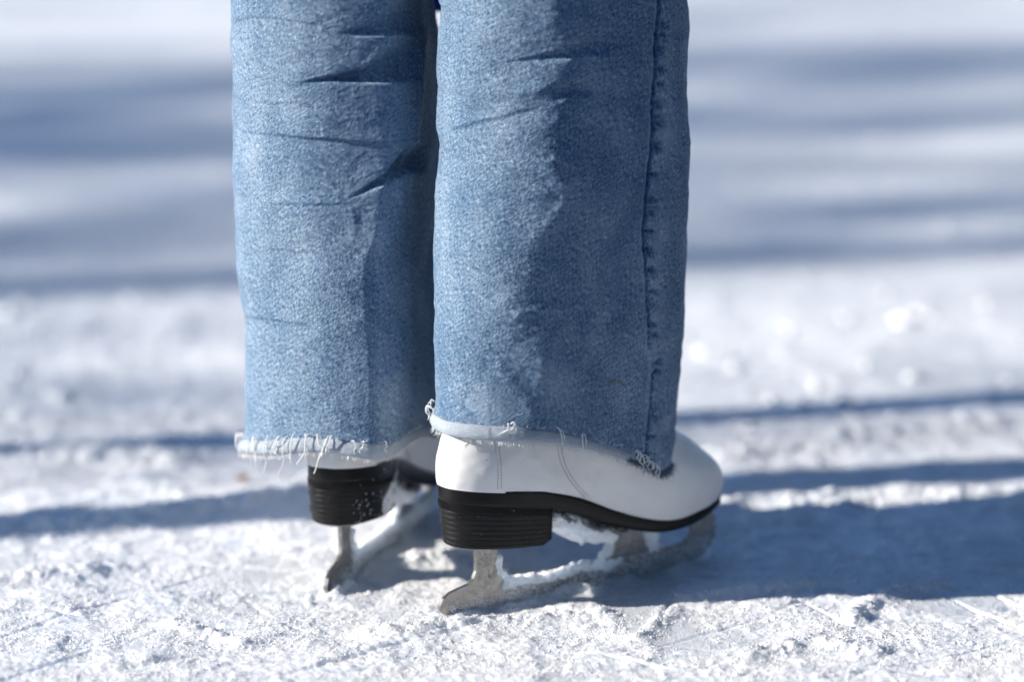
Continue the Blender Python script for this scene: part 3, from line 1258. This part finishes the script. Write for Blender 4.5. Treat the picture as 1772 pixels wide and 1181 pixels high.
# inner lining ring so the cloth has thickness at the hem, and hips above
V_all = [DN.reshape(-1, 3), DF.reshape(-1, 3)]
F_all = [gridfaces(NR, NC), gridfaces(NR, NC, True, NR * NC)]
U_all = [arcN.ravel(), arcF.ravel() + 2.3]
T_all = [PN[..., 2].ravel(), PF[..., 2].ravel() + 1.1]
W_all = [wear_shade_near().ravel(), wear_shade_far().ravel()]
S_all = [stain_near().ravel(), np.zeros(NR * NC)]
off = 2 * NR * NC


def add_grid(P, wear_shade=0.0):
    global off
    nr, nc, _ = P.shape
    V_all.append(P.reshape(-1, 3))
    F_all.append(gridfaces(nr, nc, True, off))
    arc = np.cumsum(np.linalg.norm(np.diff(P, axis=1, prepend=P[:, -1:]), axis=-1), 1)
    U_all.append(arc.ravel())
    T_all.append(P[..., 2].ravel())
    W_all.append(np.full(nr * nc, wear_shade))
    S_all.append(np.zeros(nr * nc))
    off += nr * nc


for Dm, Nm in ((DN, NN), (DF, NF)):           # inside face of the cloth
    rows = []
    for k, (row, dz) in enumerate(((0, -.0012), (0, .0), (8, 0), (120, 0))):
        g = Dm[row] - Nm[row] * (.0007 if k == 0 else .0018)
        g = g + np.array([0, 0, dz])
        rows.append(g)
    add_grid(np.array([Dm[0]] + rows), .2)
# thighs and seat, above the picture
hipc = np.array([-.055, 3.20])
for Dm in (DN, DF):
    rows = []
    r0 = Dm[-1]
    c0 = r0.mean(0)
    for t in np.linspace(0, 1, 12):
        tgt = np.array([hipc[0] + (.075 if c0[0] > -.06 else -.075), hipc[1], 0])
        cc = c0[:2] + (tgt[:2] - c0[:2]) * t
        g = r0.copy()
        g[:, :2] = cc + (r0[:, :2] - c0[:2]) * (1 - .1 * t)
        g[:, 2] = r0[:, 2] + .22 * t
        rows.append(g)
    add_grid(np.array(rows))
th_ = np.arange(NC) * 2 * PI / NC
rows = []
for z, a, b_ in ((.86, .185, .12), (.95, .19, .13), (1.03, .165, .115), (1.08, .15, .105)):
    rows.append(np.stack([hipc[0] + a * np.cos(th_), hipc[1] + b_ * np.sin(th_), np.full(NC, z)], -1))
add_grid(np.array(rows))
Vj, Fj = np.vstack(V_all), np.vstack(F_all)
mj = mesh_np('jeans', Vj, Fj)
uv_point(mj, np.concatenate(U_all), np.concatenate(T_all), Fj)
float_attr(mj, 'wear_shade', np.concatenate(W_all))
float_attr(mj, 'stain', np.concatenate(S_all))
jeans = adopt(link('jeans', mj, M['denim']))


def hem_band(P, N, arc, hgt, out, name, wob):
    """turned-out raw edge showing the pale back of the cloth"""
    h = hgt[None, :]
    o_ = out[None, :]
    a = arc[0]
    prof = np.array([(-.10, -.25), (-.16, .25), (.05, .80), (.35, 1.0), (.70, .85), (.95, .50), (1.02, .10), (.98, -.3)])
    base = P[0]
    Nn = N[4].copy()
    Nn[:, 2] = 0
    Nn /= np.linalg.norm(Nn, axis=1, keepdims=True)
    zz = prof[:, 0][:, None] * h * (1 + wob[None, :])
    oo = prof[:, 1][:, None] * o_
    G = base[None] + np.array([0, 0, 1]) * zz[..., None] + Nn[None] * oo[..., None]
    # follow the cloth above
    k = 3
    nr, nc, _ = G.shape
    # subdivide profile
    F = gridfaces(nr, nc)
    m_ = mesh_np(name, G.reshape(-1, 3), F)
    sl = np.cumsum(np.r_[0, np.linalg.norm(np.diff(prof * np.array([.013, .005]), axis=0), axis=1)])
    uv_point(m_, np.repeat(a[None], nr, 0), np.repeat(sl[:, None], nc, 1), F)
    float_attr(m_, 'wear_shade', np.zeros(nr * nc))
    o = link(name, m_, M['denim_pale'], jeans)
    sd = o.modifiers.new('s', 'SUBSURF')
    sd.levels = sd.render_levels = 1
    return o, G


pxh, pyh = proj(DN[0])
uN = (DN[0][:, 0] - P0[0]) * math.cos(YAW_N) + (DN[0][:, 1] - P0[1]) * math.sin(YAW_N)
hN = .0120 - .0045 * sstep(.05, .17, uN) - .0055 * sstep(.165, .20, uN)
oN = .0040 - .0018 * sstep(.03, .15, uN) - .0018 * sstep(.16, .20, uN) + .0022 * sstep(-.01, -.06, uN)
band_n, GN = hem_band(DN, NN, arcN, hN, oN, 'frayed_hem', .10 * fbm(arcN[0] * 60, arcN[0] * 0 + 3, 2, 5))
pxf, pyf = proj(DF[0])
hF = .0125 - .0035 * sstep(640, 740, pxf)
oF = .0042 + .0025 * sstep(520, 410, pxf) - .0020 * sstep(600, 720, pxf)
band_f, GF = hem_band(DF, NF, arcF, hF, oF, 'frayed_hem', .16 * fbm(arcF[0] * 80, arcF[0] * 0 + 8, 2, 6))

# loose threads
rt_ = random.Random(77)


def front_idx(P, x):
    px, py = proj(P)
    v = P - CP
    d = np.abs(px - x) + 400 * (np.linalg.norm(v, axis=1) - np.linalg.norm(v, axis=1).min())
    d = np.abs(px - x) * 1.0 + np.where(P[:, 1] > P[:, 1].mean() + .03, 60, 0)
    return int(np.argmin(d))


def threads(G, N, spec, fuzz, name):
    t = Tris()
    base = G[3]
    Nn = N[4].copy()
    Nn[:, 2] = 0
    Nn /= np.linalg.norm(Nn, axis=1, keepdims=True)
    px, py = proj(G[6])
    cam_side = Nn @ np.array([0, -1, 0]) > -.45
    for x, up_, down, sway, r in spec:
        m = np.where(cam_side, np.abs(px - x), 1e6)
        j = int(np.argmin(m))
        n_ = Nn[j]
        tg = np.array([-n_[1], n_[0], 0])
        p = G[6][j] + np.array([0, 0, up_])
        pts = []
        K = 14
        ph = rt_.uniform(0, 6)
        for k in range(K):
            s_ = k / (K - 1)
            z = -down * s_ + .004 * math.sin(min(1, s_ * 2.5) * PI)
            o_ = .003 + .004 * math.sin(min(1, s_ * 1.6) * PI) + .0012 * s_
            lat = sway * (s_ ** 1.3) + .0011 * math.sin(ph + s_ * 7)
            pts.append(p + n_ * o_ + tg * lat + np.array([0, 0, z]))
        t.tube(pts, [r * (1 - .35 * (k / (K - 1)) ** 2) for k in range(K)], 6)
    nfz = fuzz
    for k in range(nfz):
        j = rt_.randrange(len(base))
        if not cam_side[j]:
            continue
        n_ = Nn[j]
        tg = np.array([-n_[1], n_[0], 0])
        row = rt_.choice((0, 1, 1, 1, 6))
        p = G[row][j]
        L = rt_.uniform(.0015, .006)
        d = np.array([0, 0, -1.0 if row < 3 else .6]) + n_ * rt_.uniform(.0, .9) + tg * rt_.uniform(-.9, .9)
        d /= np.linalg.norm(d)
        bend = tg * rt_.uniform(-.5, .5)
        t.tube([p, p + d * L * .5, p + d * L + bend * L * .5], [.00024, .0002, .00008], 4)
    return t.build(name, M['thread'], jeans)


# (picture column of the root, lift, hanging length, sideways drift, radius)
sp_f = [(418, .001, .020, -.004, .0005), (426, .003, .012, .004, .0006), (438, .0, .026, .002, .00045), (446, .003, .030, .003, .0004), (432, .002, .018, -.006, .0005),
        (468, .002, .034, -.006, .00042), (500, .003, .040, -.010, .0005), (538, .003, .030, -.012, .0006), (566, .003, .036, -.014, .0007),
        (412, .004, .010, -.008, .0005), (422, .004, .022, -.003, .0005), (610, .002, .012, .003, .0004), (625, .001, .010, -.003, .0005), (660, .001, .008, .003, .0004), (480, .001, .020, .004, .00035)] + [(406 + 21 * k, .003 + .001 * (k % 2), .018 + .010 * ((k * 7) % 4) / 3, -.008 + .004 * ((k * 5) % 4), .0005 + .0001 * (k % 3)) for k in range(9)]
loose_f = threads(GF, NF, sp_f, 900, 'loose_threads')
sp_n = [(752, .003, .016, -.004, .0005), (750, .005, .010, -.006, .0005), (754, .004, .020, -.002, .0004), (758, .002, .014, .003, .0005), (749, .006, .014, -.008, .00045),
        (880, .002, .010, -.010, .00045), (884, .003, .008, .008, .0004), (890, .002, .007, -.012, .0004), (962, .004, .016, .006, .0005), (968, .002, .010, .004, .0004),
        (1002, .002, .016, .002, .00045), (1006, .003, .012, .003, .0004)] + \
       [(1094 + 4.5 * k, .002, .010 + .003 * (k % 3), .006, .00045) for k in range(9)]
loose_n = threads(GN, NN, sp_n, 900, 'loose_threads')
# thick feathery fray where the near hem rests on the vamp
tf = Tris()
Nn = NN[4].copy()
Nn[:, 2] = 0
Nn /= np.linalg.norm(Nn, axis=1, keepdims=True)
for k in range(520):
    x = rt_.uniform(1085, 1172)
    m = np.where(Nn @ np.array([0, -1, 0]) > -.5, np.abs(pxh - x), 1e6)
    j = int(np.argmin(m)) + rt_.randint(-3, 3)
    j %= NC
    p = DN[rt_.randint(0, 4)][j]
    d = np.array([0, 0, -.8]) + Nn[j] * rt_.uniform(.1, 1.0) + np.array([rt_.uniform(-.6, .9), 0, 0])
    d /= np.linalg.norm(d)
    L = rt_.uniform(.003, .008)
    tf.tube([p, p + d * L * .5, p + d * L + np.array([rt_.uniform(-.002, .002), 0, -.001])], [.00028, .00024, .0001], 4)
tf.build('feathered_fray', M['denim_pale'], jeans)

# ------------------------------------------------------------------ the rest of the person (above the picture)
YB = rad(50)


def skin_body():
    me_ = bpy.data.meshes.new('body')
    f2 = np.array([math.cos(YB), math.sin(YB), 0])
    l2 = np.array([-math.sin(YB), math.cos(YB), 0])
    c = np.array([-.055, 3.20, 0])
    pts, rad_, ed = [], [], []

    def v(p, r):
        pts.append(tuple(p))
        rad_.append(r)
        return len(pts) - 1

    def e(a, b):
        ed.append((a, b))
    z = lambda h: np.array([0, 0, h])
    pel = v(c + z(.98), .13)
    wa = v(c + z(1.12), .115)
    ch = v(c + z(1.30), .13)
    nk = v(c + z(1.47), .055)
    hd = v(c + z(1.56) + f2 * .02, .075)
    tp = v(c + z(1.66) + f2 * .015, .085)
    ns = v(c + z(1.58) + f2 * .105, .016)
    for a, b in ((pel, wa), (wa, ch), (ch, nk), (nk, hd), (hd, tp), (hd, ns)):
        e(a, b)
    for s in (-1, 1):
        sh = v(c + z(1.40) + l2 * .17 * s, .055)
        el = v(c + z(1.13) + l2 * .23 * s, .042)
        wr = v(c + z(.90) + l2 * .24 * s + f2 * .06, .028)
        hn = v(c + z(.82) + l2 * .24 * s + f2 * .08, .030)
        for a, b in ((ch, sh), (sh, el), (el, wr), (wr, hn)):
            e(a, b)
        for k, (dx, L) in enumerate(((-.022, .075), (-.008, .085), (.008, .08), (.022, .065))):
            m1 = v(np.array(pts[hn]) + f2 * dx + z(-.05), .009)
            m2 = v(np.array(pts[hn]) + f2 * (dx + .006) + z(-.05 - L * .6) - l2 * s * .012, .007)
            e(hn, m1)
            e(m1, m2)
        t1 = v(np.array(pts[wr]) + f2 * .045 + z(-.06), .010)
        e(wr, t1)
    for p, yw, cx_, cy_ in ((P0, YAW_N, .046, 3.165), (P1, YAW_F, -.165, 3.26)):
        hip = v((c[0] + (.08 if cx_ > 0 else -.08), c[1], .90), .085)
        kn = v((cx_, cy_, .55), .058)
        an = v((p[0] + .085 * math.cos(yw), p[1] + .085 * math.sin(yw), .24), .034)
        e(pel, hip)
        e(hip, kn)
        e(kn, an)
    me_.from_pydata(pts, ed, [])
    o = bpy.data.objects.new('body', me_)
    COL.objects.link(o)
    sk = o.modifiers.new('skin', 'SKIN')
    for k, r in enumerate(rad_):
        me_.skin_vertices[0].data[k].radius = (r, r)
    me_.skin_vertices[0].data[0].use_root = True
    sb = o.modifiers.new('sub', 'SUBSURF')
    sb.levels = sb.render_levels = 2
    dg = bpy.context.evaluated_depsgraph_get()
    out = bpy.data.meshes.new_from_object(o.evaluated_get(dg))
    bpy.data.objects.remove(o)
    out.name = 'body'
    return link('body', out, M['skin'])


adopt(skin_body())
# blue coat; its low front hem stands in for a far navy-blue thing
rows = []
nc = 96
th_ = np.arange(nc) * 2 * PI / nc
cc = np.array([-.055, 3.215])
frontness = sstep(.55, .95, np.sin(th_))
for t, (z, a, b_) in zip(np.linspace(0, 1, 9), ((.70, .225, .175), (.82, .22, .17), (.95, .21, .16), (1.08, .18, .14), (1.2, .19, .145), (1.32, .205, .15), (1.40, .19, .13), (1.46, .11, .09), (1.50, .075, .07))):
    zz = np.full(nc, z)
    if t == 0:
        zz = .74 - .205 * frontness
    rows.append(np.stack([cc[0] + a * np.cos(th_), cc[1] + b_ * np.sin(th_), zz], -1))
coat = adopt(rings_mesh('coat', rows, M['coat'], None, caps=False))
f2 = np.array([math.cos(YB), math.sin(YB), 0])
l2 = np.array([-math.sin(YB), math.cos(YB), 0])
for s in (-1, 1):
    c = np.array([-.055, 3.20, 0])
    t = Tris()
    t.tube([c + np.array([0, 0, 1.41]) + l2 * .12 * s, c + np.array([0, 0, 1.38]) + l2 * .18 * s, c + np.array([0, 0, 1.13]) + l2 * .235 * s, c + np.array([0, 0, .91]) + l2 * .24 * s + f2 * .055], [.06, .068, .056, .046], 18)
    t.build('sleeve', M['coat'], coat)
hr = Tris()
hc = np.array([-.055, 3.20, 1.635]) + f2 * .005
hv_ = ICO2_V * np.array([.098, .098, .10])
hv_ = hv_ + np.where((hv_ @ f2 > .055) & (hv_[:, 2] < .03), -1, 0)[:, None] * f2 * .05
hr.add(hv_ + hc, ICO2_F)
adopt(hr.build('hair', M['hair']))

# ------------------------------------------------------------------ added timber poles beyond the left edge, stand-ins for unseen shadow casters
AZ = rad(12.0)
EL = rad(25.0)


def make_pole(w, h):
    r = empty('shadow_pole')
    t = Tris()
    K = 12
    zs = np.linspace(-.05, h, K)
    rr_ = w / 2 * (1 + .04 * np.sin(zs * 5)) * (1 - .06 * zs / h)
    t.tube(np.stack([.006 * np.sin(zs * 2.3), .004 * np.cos(zs * 3.1), zs], -1), list(rr_), 18)
    t.build('pole_shaft', M['wood'], r)
    c = Tris()
    c.tube([(0, 0, h - .005), (0, 0, h + .012), (0, 0, h + .03)], [w * .56, w * .54, w * .25], 18)
    c.build('pole_cap', M['steel'], r)
    return r


shad = [  # (point on the ice in the middle of the shadow, pole width, label)
    ((0, 912), .110, 'unseen timber pole added to cast a shadow band, nearest the skater, left of the picture'),
    ((0, 783), .070, 'unseen thin timber pole added to cast a shadow band, second from the front, left of the picture'),
]
for (x, y), w, lab in shad:
    g = gnd(x, y)
    xx = -2.3
    r = make_pole(w, 2.3)
    r.location = (xx, g[1] + (xx - g[0]) * math.tan(AZ), 0)
    tag(r, lab, 'pole', 'unseen timber poles added to cast shadow bands')


def make_tree(seed, w, h):
    """unseen pine added for its shadows: long bare trunk, a few dead limbs, dense crown up high"""
    r = empty('shadow_pine')
    q_ = random.Random(seed)
    zs = np.linspace(-.1, h, 24)
    bx_, by_ = q_.uniform(-.1, .1), q_.uniform(-.05, .05)
    tr = np.stack([bx_ * np.sin(zs * .5), by_ * np.sin(zs * .7 + 1), zs], -1)
    t = Tris()
    t.tube(tr, list(w / 2 * (1.25 - .25 * np.minimum(1, zs)) * (1 - .55 * np.clip(zs / h, 0, 1))), 14)
    t.build('trunk', M['bark'], r)
    c = Tris()

    def limb(p, d, L, rad0, lev):
        n_ = 7
        pts = [p]
        for k in range(n_):
            d = d + np.array([q_.uniform(-.14, .14), q_.uniform(-.14, .14), q_.uniform(-.05, .14)])
            d = d / np.linalg.norm(d)
            pts.append(pts[-1] + d * L / n_)
        c.tube(pts, list(np.maximum(.008, np.linspace(rad0, rad0 * .3, n_ + 1))), 5)
        if lev < 3:
            for k in range(4 if lev < 2 else 3):
                j = q_.randint(2, n_)
                nd = d + np.array([q_.uniform(-.8, .8), q_.uniform(-.8, .8), q_.uniform(-.2, .6)])
                limb(pts[j], nd / np.linalg.norm(nd), L * q_.uniform(.4, .62), rad0 * .5, lev + 1)
    for k in range(10):
        j = q_.randint(10, 13)
        a_ = q_.uniform(0, 2 * PI)
        d = np.array([math.cos(a_), math.sin(a_) , q_.uniform(.35, .9)])
        limb(tr[j], d / np.linalg.norm(d), q_.uniform(.9, 1.7), w * .17, 1)
    c.build('limbs', M['bark'], r)
    c = Tris()
    for k in range(1500):
        a_ = q_.uniform(0, 2 * PI)
        t_ = q_.random()
        R0 = 3.3 * math.sin(PI * (.12 + .83 * t_)) ** .7 * math.sqrt(q_.random())
        p = np.array([R0 * math.cos(a_), R0 * math.sin(a_), h - 5.0 + 5.4 * t_])
        u1 = np.array([q_.uniform(-1, 1), q_.uniform(-1, 1), q_.uniform(-.5, .5)]) * .42
        u2 = np.array([q_.uniform(-1, 1), q_.uniform(-1, 1), q_.uniform(-.7, .7)]) * .36
        c.add([p - u1, p + u2, p + u1, p - u2, p + (0, 0, .08)], [[0, 1, 4], [1, 2, 4], [2, 3, 4], [3, 0, 4]])
    c.build('crown', M['needles'], r, False)  # crown added high up to shade ground right of the view
    return r


M['needles'], *_ = mat_simple('conifer_needles', (.020, .040, .024), .7, 0, None, (6, (.040, .065, .035), .4, .7))
M['bark'], q, b, co = mat_simple('grey_bark', (.13, .11, .09), .85, 0, (40, .6, .01), (20, (.20, .18, .16), .4, .7))
for k, ((x, y), w, lab) in enumerate([((1230, 452), .20, 'unseen tall pine added for its shadow, nearest the rink, far left of the picture'),
                                      ((0, 258), .26, 'unseen tall pine added for its shadow, in the middle of the row, far left of the picture'),
                                      ((0, 146), .32, 'unseen tall thick pine added for its shadow, farthest back in the row, far left of the picture')]):
    g = gnd(x, y)
    xx = -17.0 - .9 * k
    r = make_tree(40 + k, w, 15.8 + .5 * k)
    r.location = (xx, g[1] + (xx - g[0]) * math.tan(AZ), 0)
    tag(r, lab, 'tree', 'unseen tall pines added for their shadows')

# unseen timber hut, added to shade the ice in front of the picture
hut = empty('shade_hut', (-4.0, 1.30, 0))
tag(hut, 'unseen brown timber hut with pitched roof, added to shade the ice', 'hut')
t = Tris()
BOXF = np.array([[0, 1, 3, 2], [4, 6, 7, 5], [0, 4, 5, 1], [2, 3, 7, 6], [0, 2, 6, 4], [1, 5, 7, 3]])


def box(t, a, b):
    t.add([(x, y, z) for x in (a[0], b[0]) for y in (a[1], b[1]) for z in (a[2], b[2])], BOXF)


for k in range(15):                            # horizontal boards
    z = .02 + k * .18
    box(t, (-3.0, -5.0, z), (0, -4.9, z + .172))
    box(t, (-3.0, -.1, z), (0, 0, z + .172))
    box(t, (-.1, -4.9, z), (-.003, -.1, z + .172))
    box(t, (-3.0, -4.9, z), (-2.9, -.1, z + .172))
t.build('wall', M['wood'], hut, False)
t = Tris()
for y0, y1, z0, z1 in ((.25, -2.5, 2.62, 3.9), (-2.5, -5.25, 3.9, 2.62)):
    t.add([(-3.2, y0, z0), (.2, y0, z0), (.2, y1, z1), (-3.2, y1, z1), (-3.2, y0, z0 + .12), (.2, y0, z0 + .12), (.2, y1, z1 + .12), (-3.2, y1, z1 + .12)],
          [[0, 1, 2, 3], [4, 7, 6, 5], [0, 4, 5, 1], [1, 5, 6, 2], [2, 6, 7, 3], [3, 7, 4, 0]])
t.build('roof', M['bark'], hut, False)
t = Tris()
box(t, (.0, -2.0, .05), (.05, -1.0, 2.05))
d_ = t.build('door', M['bark'], hut, False)
t = Tris()
box(t, (.0, -4.2, 1.0), (.04, -3.0, 1.9))
t.build('window', M['steel'], hut, False)

# unseen dark conifers, added to block sky light from the shaded side
M['needles'], *_ = mat_simple('conifer_needles', (.020, .040, .024), .7, 0, None, (6, (.040, .065, .035), .4, .7))


def make_conifer(seed, h):
    r = empty('added_conifer')
    q_ = random.Random(seed)
    t = Tris()
    t.tube([(0, 0, -.1), (0, 0, h * .5), (0, 0, h)], [.16, .10, .02], 10)
    t.build('trunk', M['bark'], r)
    c = Tris()
    lev = int(h * 4)
    for k in range(lev):
        z = .35 + (h - .4) * k / lev
        R0 = (h - z) * .27 + .12
        for m_ in range(13):
            a_ = q_.uniform(0, 2 * PI)
            L = R0 * q_.uniform(.75, 1.1)
            dx, dy = math.cos(a_), math.sin(a_)
            wd = .10 + L * .22
            dz = -L * q_.uniform(.12, .4)
            tp = np.array([dx * L, dy * L, z + dz])
            md = np.array([dx * L * .55, dy * L * .55, z + dz * .3])
            sd = np.array([-dy, dx, 0]) * wd
            c.add([(0, 0, z), md + sd, tp, md - sd, md + (0, 0, .05)], [[0, 1, 4], [1, 2, 4], [2, 3, 4], [3, 0, 4]])
    c.build('crown', M['needles'], r, False)
    return r


for k, (x, y, h, lab) in enumerate([(4.6, 4.9, 6.6, 'unseen dark tree added to block sky, right of the rink, farthest from the hut'), (5.2, 2.6, 7.4, 'tallest unseen dark tree added to block sky, right of the rink'),
                                    (4.4, .4, 6.8, 'unseen dark tree added to block sky, right of the rink, level with the photographer'), (3.4, -2.2, 7.0, 'unseen dark tree added to block sky, behind the photographer to the right'),
                                    (.6, -4.2, 7.2, 'unseen dark tree added to block sky, straight behind the photographer'), (5.9, 7.2, 7.0, 'unseen dark tree added to block sky, far right beyond the picture')]):
    r = make_conifer(200 + k, h)
    r.location = (x, y, 0)
    tag(r, lab, 'tree', 'unseen dark conifers added to block sky light')

# a dry leaf on the snow
g = gnd(420, 835)
bm = bmesh.new()
outl = [(-.009, 0), (-.005, .0035), (0, .005), (.005, .0035), (.010, 0), (.005, -.0035), (0, -.005), (-.005, -.0035)]
top = [bm.verts.new((a, b_, .002 + 18 * b_ * b_)) for a, b_ in outl]
mid = bm.verts.new((0, 0, .0008))
for k in range(8):
    bm.faces.new((top[k], top[(k + 1) % 8], mid))
r = bmesh.ops.solidify(bm, geom=bm.faces[:], thickness=.0006)
me = bpy.data.meshes.new('fallen_leaf')
bm.to_mesh(me)
bm.free()
leaf = link('fallen_leaf', me, M['leaf'])
leaf.location = (g[0], g[1], float(height(g[0], g[1])) + .003)
leaf.rotation_euler = (.2, -.15, .5)
tag(leaf, 'tiny dry orange leaf lying on the snow left of the farther skate', 'leaf')

# ------------------------------------------------------------------ light, sky, camera
w = bpy.data.worlds.new('World')
scene.world = w
w.use_nodes = True
nt = w.node_tree
bg = nt.nodes['Background']
sky = nt.nodes.new('ShaderNodeTexSky')
sky.sky_type = 'NISHITA'
sky.sun_disc = False
sky.sun_elevation = EL
to_sun = Vector((-math.cos(AZ) * math.cos(EL), -math.sin(AZ) * math.cos(EL), math.sin(EL)))
sky.sun_rotation = math.atan2(to_sun.x, to_sun.y) % (2 * PI)
sky.air_density = 1.0
sky.dust_density = .3
sky.ozone_density = 5.0
hs = nt.nodes.new('ShaderNodeHueSaturation')
hs.inputs['Saturation'].default_value = 1.0
nt.links.new(sky.outputs[0], hs.inputs['Color'])
nt.links.new(hs.outputs[0], bg.inputs['Color'])
bg.inputs['Strength'].default_value = .096
sun = bpy.data.lights.new('sun', 'SUN')
sun.energy = 5.0
sun.angle = rad(.53)
sun.color = (1.0, .93, .84)
so = bpy.data.objects.new('sun', sun)
COL.objects.link(so)
so.rotation_euler = to_sun.to_track_quat('Z', 'Y').to_euler()
so.location = (-5, -1, 4)

cam = bpy.data.cameras.new('camera')
cam.lens = LENS
cam.sensor_width = 36
cam.clip_start = .05
cam.clip_end = 500
cam.dof.use_dof = True
cam.dof.focus_distance = float((np.array([-.02, 3.09, .3]) - CP) @ fw)
cam.dof.aperture_fstop = 1.65
co_ = bpy.data.objects.new('camera', cam)
COL.objects.link(co_)
co_.location = CP
co_.rotation_euler = (PI / 2 - PITCH, 0, 0)
scene.camera = co_

scene.view_settings.view_transform = 'Standard'
scene.view_settings.look = 'None'
scene.view_settings.exposure = .66
scene.view_settings.gamma = 1
scene.cycles.max_bounces = 6
scene.cycles.diffuse_bounces = 6
scene.cycles.use_denoising = True
scene.cycles.sample_clamp_indirect = 6
